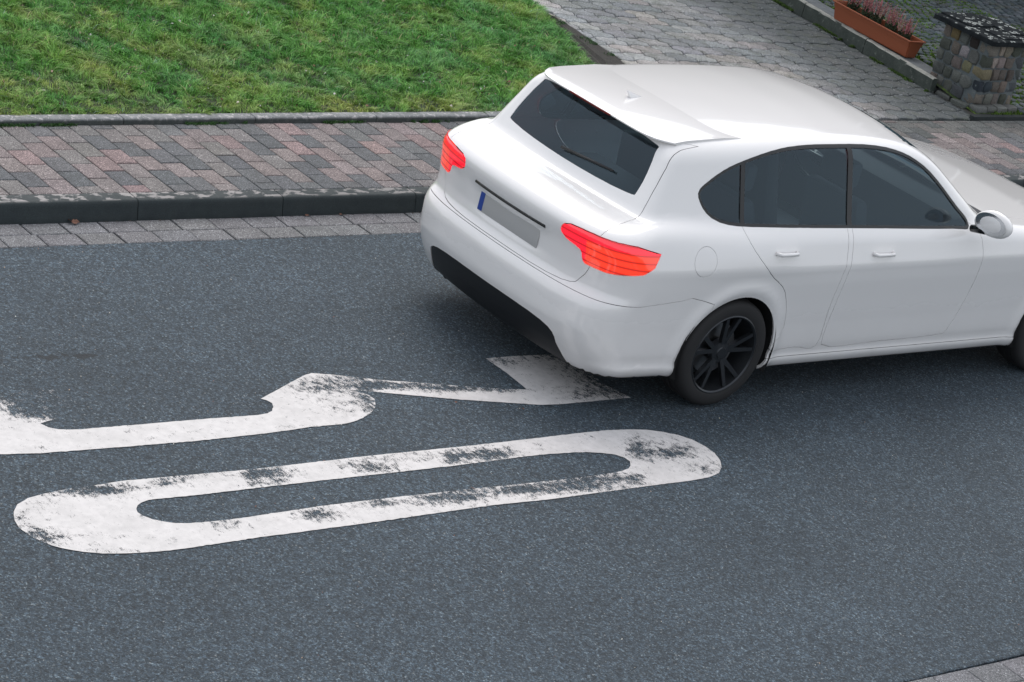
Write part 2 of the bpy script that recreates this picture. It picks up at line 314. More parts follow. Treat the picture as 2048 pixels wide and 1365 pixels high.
# ------------------------------------------------------------------ the ground and the road
land = obj('ground', mesh('ground', [(-700, -700, -.12), (700, -700, -.12), (700, 700, -.12), (-700, 700, -.12)], [(0, 1, 2, 3)], M['land']))
tag(land, kind='structure')
Y0, Y1 = -0.429, -5.326          # far and near edge of the asphalt
XA, XB = -40.0, 60.0
def ragged_road():
    mb = MB(); xs = []
    x = XA
    while x < XB:
        xs.append(x); x += .025 if -3 < x < 9 else .5
    xs.append(XB); n = len(xs); vs = []
    for i, x in enumerate(xs):
        a = Y0 + nrg.normal(0, .0022) + .004 * math.sin(x * 3.1); b = Y1 + nrg.normal(0, .0028) + .005 * math.sin(x * 2.3 + 1)
        vs += [(x, b, -.10), (x, b, -.004), (x, b + .008, 0), (x, a - .008, 0), (x, a, -.004), (x, a, -.10)]
    fs = []
    for i in range(n - 1):
        for k in range(5):
            p = i * 6 + k; fs.append((p, p + 6, p + 7, p + 1))
    return mesh('road', vs, fs, M['asphalt'])
road = obj('road', ragged_road()); tag(road, 'dark grey asphalt road with a worn white 30 painted on it', kind='structure')

# painted digits, worn away in places
def digit(name, outline, hole, blobs, label):
    P = [Vector(p) for p in outline]; pts = []; segs = []
    def ring(pp):
        b = len(pts); q = []
        for i, p in enumerate(pp):
            a = Vector(p); c = Vector(pp[(i + 1) % len(pp)]); L = (c - a).length; n = max(1, int(L / .02))
            for k in range(n): q.append(a.lerp(c, k / n) + Vector((nrg.normal(0, .0013), nrg.normal(0, .0013))))
        pts.extend(q); segs.extend([(b + i, b + (i + 1) % len(q)) for i in range(len(q))])
    ring(outline)
    if hole: ring(hole)
    def inside(x, y, poly):
        r = False; j = len(poly) - 1
        for i in range(len(poly)):
            xi, yi = poly[i]; xj, yj = poly[j]
            if (yi > y) != (yj > y) and x < (xj - xi) * (y - yi) / (yj - yi) + xi: r = not r
            j = i
        return r
    ar = np.array(outline); g = .022
    nb = len(pts); bnd = np.array([(p.x, p.y) for p in pts])
    for x in np.arange(ar[:, 0].min(), ar[:, 0].max(), g):
        for y in np.arange(ar[:, 1].min(), ar[:, 1].max(), g):
            if inside(x, y, outline) and not (hole and inside(x, y, hole)):
                if np.min((bnd[:, 0] - x) ** 2 + (bnd[:, 1] - y) ** 2) > .00012: pts.append(Vector((x + rng.uniform(-.003, .003), y + rng.uniform(-.003, .003))))
    vs, es, fs, *_ = mgeo.delaunay_2d_cdt(pts, segs, [], 0, 1e-5)
    F = []
    for f in fs:
        cx = sum(vs[i][0] for i in f) / len(f); cy = sum(vs[i][1] for i in f) / len(f)
        if inside(cx, cy, outline) and not (hole and inside(cx, cy, hole)): F.append(tuple(f))
    me = mesh(name, [(v[0], v[1], .0035) for v in vs], F, M['paint'])
    X = np.array([(v[0], v[1]) for v in vs]); w = np.zeros(len(X))
    for cx, cy, a, b, c, d, s in blobs:
        u = (X[:, 0] - cx) * a + (X[:, 1] - cy) * b; t = (X[:, 0] - cx) * c + (X[:, 1] - cy) * d
        w += s * np.exp(-(u * u + t * t) * .62)
    at = me.attributes.new('wear', 'FLOAT', 'POINT'); at.data.foreach_set('value', np.clip(w, 0, 1.8).astype(np.float32))
    o = obj(name, me, road); o['label'] = label; return o
digit('painted_digit', DIGITS['th'], None, DIGITS['w3'], 'worn white painted number 3 nearer the far kerb')
digit('painted_digit', DIGITS['zo'], DIGITS['zi'], DIGITS['w0'], 'worn white painted number 0 nearer the camera')

# ------------------------------------------------------------------ small blocks laid in rows
_cache = {}
def block_mesh(key, poly, h, bev, mat, bot=0.0):
    """poly: outline (ccw) round the piece's own origin; top at z=0, bevelled rim, sides down to -h"""
    if key in _cache: return _cache[key]
    n = len(poly); P = [Vector((*p, 0)) for p in poly]
    cx = sum(p.x for p in P) / n; cy = sum(p.y for p in P) / n
    ins = []
    for i in range(n):
        a, b, c = P[i - 1], P[i], P[(i + 1) % n]
        d1 = (b - a).normalized(); d2 = (c - b).normalized(); n1 = Vector((-d1.y, d1.x, 0)); n2 = Vector((-d2.y, d2.x, 0))
        m = (n1 + n2); m = m.normalized() if m.length > 1e-6 else n1
        ins.append(b + m * bev / max(.5, m.dot(n1)))
    vs = [(p.x, p.y, -h) for p in P] + [(p.x, p.y, -bev * .8) for p in P] + [(p.x, p.y, 0) for p in ins]
    fs = [tuple(range(2 * n, 3 * n))]
    for i in range(n):
        j = (i + 1) % n
        fs += [(i, j, n + j, n + i), (n + i, n + j, 2 * n + j, 2 * n + i)]
    me = mesh(key.split('|')[0], vs, fs, mat); _cache[key] = me; return me

class Layer:
    """lays pieces: the first `limit` by rank as objects, the rest joined into one 'stuff' part"""
    def __init__(s, parent, name, mat, mat_far, limit=295): s.p = parent; s.name = name; s.mat = mat; s.far = mat_far; s.limit = limit; s.items = []
    def put(s, me, loc, rot, col, rank): s.items.append((rank, me, loc, rot, col))
    def done(s, farname, farlabel=None):
        s.items.sort(key=lambda t: t[0])
        for r, me, loc, rot, col in s.items[:s.limit]:
            o = obj(s.name, me, s.p, loc, rot); o.color = (*col, 1)
        rest = s.items[s.limit:]
        if not rest: return
        vs = []; fs = []; cl = []
        for r, me, loc, rot, col in rest:
            from_ = len(vs); mt = Matrix.Translation(loc) @ Matrix.Rotation(rot[2], 4, 'Z') @ Matrix.Rotation(rot[1], 4, 'Y') @ Matrix.Rotation(rot[0], 4, 'X')
            vs += [tuple(mt @ v.co) for v in me.vertices]; fs += [tuple(i + from_ for i in p.vertices) for p in me.polygons]
            cl += [col] * len(me.vertices)
        me2 = mesh(farname, vs, fs, s.far)
        at = me2.attributes.new('col', 'FLOAT_COLOR', 'POINT'); at.data.foreach_set('color', np.array([(*c, 1) for c in cl], np.float32).ravel())
        o = obj(farname, me2, s.p); o['kind'] = 'stuff'

def jit(a): return rng.uniform(-a, a)
def vary(c, a): k = 1 + jit(a); return tuple(max(0, v * k * (1 + jit(a * .2))) for v in c)

SW = .1116                      # level of the pavement
CAMX, CAMY = -6.86, -11.1
def seen(x, y, z=0):
    d = Vector((x, y, z)) - Vector((CAMX, CAMY, 5.04)); f = d.dot(_F); return 1024 + 5000 * d.dot(_R) / f, 682 - 5000 * d.dot(_U) / f

# gutter of two stone courses in front of the far kerb
gut = obj('gutter', MB().box(XA, XB, -.56, -.10, -.09, -.022).me(M['joint'])); 
tag(gut, kind='structure')
L = Layer(gut, 'gutter_stone', M['paver'], M['paver_far'], 130)
G, gw = .2422, .1468
def rect(w, d, j=.002): 
    return [(-w / 2 + j, -d / 2 + j), (w / 2 - j, -d / 2 + j), (w / 2 - j, d / 2 - j), (-w / 2 + j, d / 2 - j)]
def rect2(w, d, jx, jy): return [(-w / 2 + jx, -d / 2 + jy), (w / 2 - jx, -d / 2 + jy), (w / 2 - jx, d / 2 - jy), (-w / 2 + jx, d / 2 - jy)]
gm = block_mesh('gutter_stone|a', rect2(G, gw, .0042, .0016), .07, .004, M['paver'])
gm2 = block_mesh('gutter_stone|b', rect2(G, gw, .0058, .0014), .07, .006, M['paver'])
for i in range(-30, 90):
    for row in (0, 1):
        x = .004 + (i + .5) * G + (0.0 if row == 0 else -.0)
        if row == 1: x += .5 * G - .098
        y = -.135 - gw * (row + .5)
        px, py = seen(x, y)
        L.put(gm if rng.random() < .6 else gm2, (x + jit(.003), y + jit(.001), jit(.0012)), (jit(.006), jit(.006), jit(.006)), vary((.152, .152, .160), .09), abs(px - 500))
L.done('gutter_stones_beyond')
# near gutter, at the right bottom corner of the view
gut2 = obj('near_gutter', MB().box(XA, XB, -5.72, -5.33, -.09, -.022).me(M['joint']))
tag(gut2, kind='structure')
L = Layer(gut2, 'gutter_stone', M['paver'], M['paver_far'], 60)
for i in range(-30, 60):
    for row in (0, 1):
        x = 1.902 + (i + .5) * .243 + (.12 if row else 0); y = -5.338 - .163 * (row + .5)
        px, py = seen(x, y)
        L.put(block_mesh('gutter_stone|n', rect(.243, .163, .002), .07, .004, M['paver']), (x, y + jit(.001), jit(.0012)), (jit(.005), jit(.005), jit(.005)), vary((.135, .138, .146), .12), abs(px - 1900))
L.done('gutter_stones_beyond')

# kerb stones, 1 m long, battered face
kerb = obj('kerb', MB().box(XA, XB, -.100, .002, -.08, .060).me(M['joint']))
tag(kerb, kind='structure')
def kerb_mesh(name, L_, prof, mat):
    key = name + '|%.3f' % L_
    if key in _cache: return _cache[key]
    g = .0022; ends = [(g, .004), (g + .004, 0), (L_ - g - .004, 0), (L_ - g, .004)]; n = len(prof); vs = []; fs = []
    cy = sum(p[0] for p in prof) / n; cz = sum(p[1] for p in prof) / n
    for x, ins in ends:
        for (y, z) in prof:
            d = math.hypot(cy - y, cz - z); vs.append((x, y + (cy - y) / d * ins, z + (cz - z) / d * ins))
    for k in range(3):
        for i in range(n):
            j = (i + 1) % n; fs.append((k * n + i, k * n + j, (k + 1) * n + j, (k + 1) * n + i))
    fs.append(tuple(range(n - 1, -1, -1))); fs.append(tuple(range(3 * n, 4 * n)))
    me = mesh(name, vs, fs, mat)
    bm = bmesh.new(); bm.from_mesh(me); bmesh.ops.recalc_face_normals(bm, faces=bm.faces)
    for f in bm.faces: f.smooth = True
    for e in bm.edges:
        if e.calc_face_angle(0) > .6: e.smooth = False
    bm.to_mesh(me); bm.free()
    _cache[key] = me; return me
r = .016
kp = [(-.135, -.05), (-.135, -.001), (-.1283, .025), (-.1216, .050), (-.1149, .075), (-.1118, SW - .024), (-.107, SW - .012), (-.100, SW - .004), (-.090, SW), (-.001, SW), (-.001, -.05)]
for i in range(-20, 40):
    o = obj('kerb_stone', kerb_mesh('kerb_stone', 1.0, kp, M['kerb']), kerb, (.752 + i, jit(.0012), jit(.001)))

# the pavement of reddish and grey blocks
def yend(x): return min(1.11, .988 + .023 * x) if x < 5.5 else 1.105
pave = obj('pavement', MB().box(XA, XB, 0.004, 1.12, -.08, SW - .018).me(M['joint']))
tag(pave, 'pavement of reddish and dark grey concrete blocks', kind='structure')
L = Layer(pave, 'paving_block', M['paver'], M['paver_far'], 297)
W, H = .152, .10558
reds = [(.185, .150, .148), (.200, .160, .156), (.188, .158, .154), (.220, .155, .152), (.190, .168, .164), (.208, .176, .170)]
greys = [(.082, .090, .098), (.094, .101, .108), (.108, .113, .118), (.074, .083, .091)]
for c in range(-60, 130):
    par = (c % 2) ^ (1 if c >= 40 else 0)
    x = (c + .5) * W; ye = yend(x)
    js = [0] + list(range(1 if par else 2, 11, 2))
    if js[-1] * H < ye - .02: js.append(None)
    run = rng.random() < .5
    for a, b in zip(js[:-1], js[1:]):
        y0 = a * H + (.003 if a == 0 else 0); y1 = ye if b is None or b * H > ye else b * H
        if y1 - y0 < .015: continue
        d = round(y1 - y0, 3)
        me = block_mesh('paving_block|%.3f' % d, rect(W, d, .0034), .06, .0042, M['paver'])
        if rng.random() < .55: run = not run
        col = vary(rng.choice(reds if run else greys), .10)
        if rng.random() < .16: col = vary((.165, .155, .150), .1)
        if y1 > ye - .12 and rng.random() < .5: col = tuple(.5 * a_ + .5 * b_ for a_, b_ in zip(col, (.14, .145, .142)))
        if x > 8.2 and y1 > .85: col = tuple(.45 * a_ + .55 * b_ for a_, b_ in zip(col, (.050, .062, .050)))
        px, py = seen(x, (y0 + y1) / 2, SW)
        if -40 < px < 950: rank = 0
        elif px > 1780 and px < 2060: rank = 1
        else: rank = 2 + abs(px - 400) / 1000
        col = tuple(.78 * a_ + .22 * b_ for a_, b_ in zip(col, (.138, .130, .134)))
        L.put(me, (x + jit(.0006), (y0 + y1) / 2, SW + jit(.0014)), (jit(.006), jit(.006), jit(.003)), col, rank)
L.done('paving_blocks_beyond')

# edging stones between pavement and lawn
edg = obj('lawn_edging', MB().box(XA, 6.2, 1.08, 1.15, -.08, .10).me(M['joint']))
tag(edg, kind='structure')
ep = [(0, -.06), (0, .136), (.005, .144), (.014, .148), (.074, .148), (.085, .142), (.085, -.06)]
for i in range(-14, 5):
    x = 1.31 + i * .985
    obj('edging_stone', kerb_mesh('edging_stone', .985 if x < 5.2 else .93, ep, M['edging']), edg, (x, yend(x) + .004, jit(.003)), (jit(.006), 0, .023 + jit(.002)))

# near pavement and verge across the gutter (beyond the lower edge of the picture)
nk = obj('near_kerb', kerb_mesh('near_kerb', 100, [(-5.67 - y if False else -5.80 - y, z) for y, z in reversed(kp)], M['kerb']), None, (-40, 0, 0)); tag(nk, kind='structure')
npv = MB().box(XA, XB, -7.3, -5.80, -.08, SW).build('near_pavement', M['slab']); tag(npv, kind='structure')
nv = MB().box(XA, XB, -30, -7.302, -.08, SW + .02).build('near_verge', M['turf_base']); tag(nv, kind='structure')

# ------------------------------------------------------------------ driveway of interlocking blocks
DWL = lambda y: 6.36 + .115 * (y - 1.1) + (.12 if y > 2.3 else .10)     # its left edge
DWR = lambda y: 9.60 + .118 * (y - 1.1) + .0                              # its right edge, at the kerb
drv = MB(); drv.add([(6.3, 1.10, SW - .032), (9.9, 1.10, SW - .032), (11.2, 9, SW - .032), (6.3, 9, SW - .032)], [(0, 1, 2, 3)])
drv = drv.build('driveway', M['joint']); tag(drv, 'driveway of grey interlocking concrete blocks', kind='structure')
L = Layer(drv, 'driveway_block', M['drive'], M['drive_far'], 297)
TW, TH = .2315, .1725
def hb(t, A):       # wavy row joint between neighbouring nodes
    return [(0.0, 0.0), (.16, .013), (.42, .016), (.58, -.006), (.84, -.015)] if A else [(0.0, 0.0), (.16, .015), (.44, .008), (.60, -.015), (.84, -.013)]
def vb(A): return [(0.0, 0.0), (.34, .026), (.64, -.026)]
def tile_poly(A):
    p = [(t * TW, y) for t, y in hb(0, A)]
    p += [(TW + x, t * TH) for t, x in vb(A)]
    top = [(t * TW, TH + y) for t, y in hb(0, A)] + [(TW, TH)]
    p += list(reversed(top[1:]))
    lf = [(x, t * TH) for t, x in vb(not A)] + [(0, TH)]
    p += list(reversed(lf[1:]))
    return p
def shrink(poly, g):
    n = len(poly); out = []
    for i in range(n):
        a, b, c = Vector(poly[i - 1]), Vector(poly[i]), Vector(poly[(i + 1) % n]); d1 = (b - a).normalized(); d2 = (c - b).normalized()
        m = Vector((-d1.y - d2.y, d1.x + d2.x)); m = m.normalized() if m.length > 1e-6 else Vector((-d1.y, d1.x)); out.append(tuple(b + m * g))
    return out
for i in range(-6, 22):
    for j in range(-13, 34):
        x = 7.2435 + i * TW; y = 3.22 + j * TH
        if y < 1.10 - .02: continue
        if y < 1.12: pass
        A = i % 2 == 0
        poly = tile_poly(A); lo = DWL(y + .08); hi = DWR(y + .08)
        if x + TW < lo + .03 or x > hi - .03: continue
        cut = x < lo or x + TW > hi
        if cut: poly = [(min(max(px, lo - x), hi - x), py) for px, py in poly]
        q = []
        for p in poly:
            if not q or (abs(p[0] - q[-1][0]) + abs(p[1] - q[-1][1])) > 1e-4: q.append(p)
        if abs(q[0][0] - q[-1][0]) + abs(q[0][1] - q[-1][1]) < 1e-4: q.pop()
        if len(q) < 3: continue
        key = 'driveway_block|%d' % A if not cut else 'driveway_block|%d_%d' % (i, j)
        me = block_mesh(key, shrink(q, .0058), .05, .007, M['drive'])
        col = vary(rng.choice([(.235, .238, .238), (.205, .212, .222), (.265, .250, .242), (.190, .202, .208)]), .12)
        if x < DWL(y) + TW: col = tuple(v * 1.25 for v in col)
        px, py = seen(x, y, SW)
        rank = 0 if (py > -25) else 1 + y
        L.put(me, (x, y, SW + jit(.0025)), (jit(.008), jit(.008), 0), col, rank + (.5 if px > 1650 else 0))
L.done('driveway_blocks_beyond')

# bare soil strip with grooves between lawn and driveway
mb = MB(); ys = np.linspace(1.12, 3.15, 40); k = 26; vs = []
for y in ys:
    x1 = DWL(y) - .004; x0 = 6.08 + .05 * (y - 1.1) + .10 * math.sin(y * 2.2) * .2; x0 = min(x0 + max(0, (y - 2.2)) * .35, x1 - .02)
    for i in range(k):
        t = i / (k - 1); x = x0 + (x1 - x0) * t
        g = -.012 * (abs(((t * 9) % 1) - .5) < .18) * (t < .5)
        vs.append((x, y, SW + .012 + g + nrg.normal(0, .0012) - .016 * (t > .93)))
fs = [(a * k + i, a * k + i + 1, (a + 1) * k + i + 1, (a + 1) * k + i) for a in range(len(ys) - 1) for i in range(k - 1)]
st = obj('soil_strip', mesh('soil_strip', vs, fs, M['soil'])); tag(st, kind='structure')

# ------------------------------------------------------------------ lawn
def vnoise(x, y, s, seed):
    r = np.random.default_rng(seed); g = r.random((64, 64)); X = x * s + 1000; Y = y * s + 1000
    xi = np.floor(X).astype(int); yi = np.floor(Y).astype(int); fx = X - xi; fy = Y - yi; fx = fx * fx * (3 - 2 * fx); fy = fy * fy * (3 - 2 * fy)
    a = g[xi % 64, yi % 64]; b = g[(xi + 1) % 64, yi % 64]; c = g[xi % 64, (yi + 1) % 64]; d = g[(xi + 1) % 64, (yi + 1) % 64]
    return (a * (1 - fx) + b * fx) * (1 - fy) + (c * (1 - fx) + d * fx) * fy
def gz(x, y): return .138 + .035 * np.clip((y - 1.1) / 2, 0, 3) + .02 * (vnoise(x, y, 1.6, 3) - .5) - .03 * np.clip((x - 5.8) / .6, 0, 1)
def lawn_right(y): return np.where(y < 2.2, 6.10 + .05 * (y - 1.1), np.minimum(6.16 + (y - 2.2) * .38, 6.36 + .115 * (y - 1.1) + .09))
gx = np.linspace(-12, 6.6, 120); gy = np.linspace(1.10, 14, 90); vs = []; fs = []
for y in gy:
    xr = float(lawn_right(np.array(y)))
    for x in gx:
        xx = min(x, xr); vs.append((xx, max(y, yend(xx) + .086), float(gz(np.array(xx), np.array(y)))))
for a in range(len(gy) - 1):
    for b in range(len(gx) - 1): fs.append((a * 120 + b, a * 120 + b + 1, (a + 1) * 120 + b + 1, (a + 1) * 120 + b))
turf = obj('lawn_ground', mesh('lawn_ground', vs, fs, M['turf_base'], True)); tag(turf, kind='structure')

def blades(name, x, y, z, h, wdt, col, lean, parent=None, mat=None):
    n = len(x); a = nrg.uniform(0, 2 * np.pi, n); la = nrg.normal(0, 1, (n, 2)) * .60 + lean
    dx = np.cos(a) * wdt / 2; dy = np.sin(a) * wdt / 2
    V = np.zeros((n, 5, 3)); mx = x + la[:, 0] * h * .35; my = y + la[:, 1] * h * .35; mz = z + h * .58
    V[:, 0] = np.stack([x - dx, y - dy, z - .004], 1); V[:, 1] = np.stack([x + dx, y + dy, z - .004], 1)
    V[:, 2] = np.stack([mx + dx * .8, my + dy * .8, mz], 1); V[:, 3] = np.stack([mx - dx * .8, my - dy * .8, mz], 1)
    V[:, 4] = np.stack([x + la[:, 0] * h * 1.05, y + la[:, 1] * h * 1.05, z + h * (1 - .22 * np.minimum(1, np.hypot(la[:, 0], la[:, 1])))], 1)
    me = bpy.data.meshes.new(name); me.vertices.add(n * 5); me.vertices.foreach_set('co', V.astype(np.float32).ravel())
    b = np.arange(n) * 5
    loops = np.stack([b, b + 1, b + 2, b + 3, b + 3, b + 2, b + 4], 1).ravel()
    me.loops.add(n * 7); me.loops.foreach_set('vertex_index', loops.astype(np.int32))
    ls = np.stack([np.arange(n) * 7, np.arange(n) * 7 + 4], 1).ravel(); me.polygons.add(n * 2)
    me.polygons.foreach_set('loop_start', ls.astype(np.int32)); me.polygons.foreach_set('loop_total', np.tile([4, 3], n).astype(np.int32))
    me.update(calc_edges=True)
    C = np.ones((n, 5, 4), np.float32); C[:, :, :3] = col[:, None, :]; C[:, 4, :3] *= 1.12
    at = me.attributes.new('col', 'FLOAT_COLOR', 'POINT'); at.data.foreach_set('color', C.ravel())
    me.materials.append(mat or M['grass']); me.polygons.foreach_set('use_smooth', np.ones(n * 2, bool))
    return obj(name, me, parent)

def grass_field(name, N, x0, x1, y0, y1, hs=1.0):
    x = nrg.uniform(x0, x1, N); y = nrg.uniform(y0, y1, N)
    # gather blades into tufts
    cell = .055; cx = (np.floor(x / cell) + nrg.random(N) * .2 + .5) * cell; 
    tx = x + (vnoise(x, y, 18, 11) - .5) * .09; ty = y + (vnoise(x, y, 18, 12) - .5) * .09
    x, y = tx, ty
    ok = (x < lawn_right(y) - .01 + .03 * (nrg.random(N) - .3)) & (y > np.minimum(1.11, .988 + .023 * x) + .080)
    x, y = x[ok], y[ok]; n = len(x)
    tall = .45 * vnoise(x, y, 2.1, 21) + .55 * vnoise(x, y, 7, 22)
    edge = np.clip((y - 1.15) / 1.1, 0, 1)
    tuft = vnoise(x, y, 30, 71); h = (.016 + .050 * tall ** 1.6 + .014 * edge) * (.50 + .75 * tuft) * nrg.uniform(.6, 1.35, n) * hs
    yel = np.clip(1.2 * vnoise(x, y, 3.2, 31) + .7 * vnoise(x, y, 12, 32) - .42 - .38 * edge * (x < 20) - .25 * (x > 4.5), 0, 1)
    deep = np.array([.050, .200, .044]); mid = np.array([.140, .315, .058]); yl = np.array([.280, .340, .085]); straw = np.array([.36, .33, .17])
    col = deep[None] * (1 - tall[:, None]) * 1.0 + mid[None] * tall[:, None]
    col = col * (1 - yel[:, None]) + yl[None] * yel[:, None]
    r = nrg.random(n); m = r < .030 + .06 * yel; col[m] = straw * nrg.uniform(.6, 1.2, (m.sum(), 1))
    m = (r > .975); col[m] = np.array([.12, .20, .15]); blu = np.clip(vnoise(x, y, 2.4, 81) * 1.6 - .9, 0, 1)[:, None]; col = col * (1 - blu * .5) + np.array([.10, .26, .13])[None] * blu * .5
    col *= nrg.uniform(.60, 1.85, (n, 1))
    lean = np.stack([(vnoise(x, y, 17, 41) - .5) * 2.6, (vnoise(x, y, 17, 42) - .5) * 2.6 - .1], 1)
    o = blades(name, x, y, gz(x, y), h, nrg.uniform(.0026, .0056, n), col, lean); tag(o, kind='stuff'); return o
g1 = grass_field('lawn_grass', 300000, .2, 6.8, 1.04, 4.1); tag(g1, 'short winter lawn grass with yellowish patches behind the edging', 'grass')
g2 = grass_field('lawn_grass', 60000, -5, .2, 1.04, 4.6, 1.1); tag(g2, 'lawn grass continuing to the left beyond the picture', 'grass')
g3 = grass_field('lawn_grass', 50000, .2, 6.8, 4.1, 6.2, 1.2); tag(g3, 'lawn grass continuing uphill behind the driveway edge', 'grass')

# weeds at the foot of the edging
n = 9000; x = nrg.uniform(-2, 6.1, n); k = vnoise(x, x * 0, 5.5, 51) + .5 * vnoise(x, x * 0, 19, 52); ok = k > .78; x = x[ok]; n = len(x)
yy = np.minimum(1.11, .988 + .023 * x) - nrg.random(n) ** 2 * .028 + .004
col = np.array([.045, .115, .030])[None] * nrg.uniform(.4, 1.5, (n, 1))
o = blades('edging_weeds', x, yy, np.full(n, SW - .004), nrg.uniform(.008, .030, n), nrg.uniform(.003, .008, n), col, np.zeros((n, 2))); tag(o, 'small green weeds at the foot of the lawn edging', 'weeds', kind='stuff')
# weeds in the soil strip and moss along the wall kerb
n = 2600; y = nrg.uniform(1.2, 3.2, n); k = vnoise(y, y * 0, 7, 53); ok = k > .6; y = y[ok]; n = len(y)
x = np.array([DWL(v) for v in y]) - .03 - np.abs(nrg.normal(0, .045, n))
o = blades('strip_weeds', x, y, np.full(n, SW + .008), nrg.uniform(.008, .026, n), nrg.uniform(.003, .007, n), np.array([.04, .10, .03])[None] * nrg.uniform(.5, 1.5, (n, 1)), np.zeros((n, 2))); tag(o, 'sparse weeds in the soil strip beside the driveway', 'weeds', kind='stuff')

# fallen leaf bits on the lawn, counted by nobody
def flakes(name, x, y, z, size, col, mat):
    n = len(x); V = []; F = []; C = []
    for i in range(n):
        s = size[i]; a = nrg.uniform(0, 6.28); t = nrg.normal(0, .5, 2); b = len(V)
        for k, rr in enumerate((1, .55, .9, .6, .75)):
            an = a + k * 1.2566; u = math.cos(an) * s * rr; v = math.sin(an) * s * rr; V.append((x[i] + u, y[i] + v, z[i] + u * t[0] + v * t[1] + .3 * s * (k % 2)))
        F.append((b, b + 1, b + 2, b + 3, b + 4)); C += [col[i]] * 5
    me = mesh(name, V, F, mat); at = me.attributes.new('col', 'FLOAT_COLOR', 'POINT'); at.data.foreach_set('color', np.array([(*c, 1) for c in C], np.float32).ravel()); return obj(name, me)
n = 420; x = nrg.uniform(.3, 6.2, n); y = nrg.uniform(1.15, 3.9, n)
pal = np.array([[.26, .13, .09], [.36, .27, .20], [.45, .42, .36], [.20, .09, .06], [.50, .50, .46]])
o = flakes('leaf_litter', x, y, gz(x, y) + .026, nrg.uniform(.005, .014, n), pal[nrg.integers(0, 5, n)] * nrg.uniform(.6, 1.1, (n, 1)), M['moss']); tag(o, 'tiny dry leaf bits scattered over the lawn', 'leaf litter', kind='stuff')
n = 700; x = nrg.uniform(-1, 9.8, n); y = nrg.uniform(-5.2, -.45, n)
o = flakes('road_grit', x, y, np.full(n, .002), nrg.uniform(.002, .0048, n), pal[nrg.integers(1, 5, n)] * nrg.uniform(.8, 1.3, (n, 1)), M['moss']); tag(o, 'pale grit specks lying on the asphalt', 'grit', kind='stuff')

n = 260; x = nrg.uniform(-1, 9, n); x = x[vnoise(x, x * 0, 4, 91) > .42]; n = len(x)
o = flakes('gutter_debris', x, -.140 - np.abs(nrg.normal(0, .008, n)), np.full(n, .003), nrg.uniform(.002, .007, n), np.array([.06, .045, .035])[None] * nrg.uniform(.3, 1.6, (n, 1)), M['moss']); tag(o, 'dark crumbs of soil and leaf gathered at the kerb foot', 'debris', kind='stuff')

def leaf(loc, s, rz, label, tilt=.2):
    mb = MB(); pr = [(-1, 0), (-.6, .42), (-.1, .55), (.1, .30), (.45, .42), (1, 0)]
    top = [(x_, y_, .22 * abs(y_) + .08 * math.sin(3 * x_)) for x_, y_ in pr]; bot = [(x_, -y_ * .85, .30 * abs(y_) + .08 * math.sin(3 * x_)) for x_, y_ in pr[1:-1]]
    mid = [(x_, 0, .08 * math.sin(3 * x_)) for x_, _ in pr[1:-1]]
    vs = [tuple(c * s for c in v) for v in top + mid + bot]; T = 6; fs = [(0, 6, 1), (0, 10, 6), (9, 5, 4), (13, 5, 9)]
    for i in range(3): fs += [(1 + i, 6 + i, 7 + i, 2 + i), (6 + i, 10 + i, 11 + i, 7 + i)]
    o = obj('leaf', mesh('leaf', vs, fs, M['leaf']), None, loc, (tilt, .1, rz)); tag(o, label, 'leaf'); return o
leaf((.335, -.158, .012), .035, .4, 'crumpled brown leaf in the gutter against the kerb, largest of the leaves there', .5)
leaf((.305, -.150, .016), .022, 1.6, 'curled orange leaf piled on the largest brown leaf in the gutter', .7)
leaf((1.92, -.150, .008), .018, .1, 'small brown leaf at the kerb foot, midway along the visible gutter', .3)
leaf((2.17, -.148, .008), .016, .6, 'small reddish leaf at the kerb foot, closest to the car', .3)
leaf((1.277, -2.491, .004), .012, .3, 'tiny pale leaf on the asphalt beside the tip of the 3')
leaf((1.629, -2.622, .004), .012, 1.3, 'tiny tan leaf on the asphalt below the arm of the 3')
leaf((.748, -3.316, .004), .012, 2.3, 'tiny pinkish leaf lying inside the ring of the 0')

# ------------------------------------------------------------------ right hand side: wall kerb, slabs, cobbles
def KX(y): return 9.655 + .158 * (y - 1.70)          # line of the kerb's face
kz = .232
wk = empty('raised_kerb', (0, 0, 0)); tag(wk, 'mossy concrete kerb running up beside the driveway under the planter', 'kerb')
ya = 1.74
for i in range(6):
    yb = ya + (.92 if i else .96); t = math.atan(.158)
    mb = MB(); n = 10; vs = []; fs = []
    prof = [(0.0, .06), (0.0, kz - .012), (.008, kz - .002), (.050, kz), (.060, kz - .006), (.060, .06)]
    for a in range(n + 1):
        y = ya + .004 + (yb - ya - .008) * a / n
        for q, (u, z) in enumerate(prof):
            vs.append((KX(y) + u + (nrg.normal(0, .0022) if q in (1, 2) else 0), y, z + (nrg.normal(0, .002) if 0 < q < 5 else 0)))
    m_ = len(prof)
    for a in range(n):
        for q in range(m_ - 1): fs.append((a * m_ + q, (a + 1) * m_ + q, (a + 1) * m_ + q + 1, a * m_ + q + 1))
    fs += [tuple(range(m_)), tuple(range(n * m_ + m_ - 1, n * m_ - 1, -1))]
    me = mesh('kerb_stone', vs, fs, M['wallkerb']); me.materials.append(M['kerbrim'])
    for p in me.polygons:
        if abs(p.normal.z) > .35 and p.center.z > kz - .014: p.material_index = 1
    obj('kerb_stone', me, wk); ya = yb
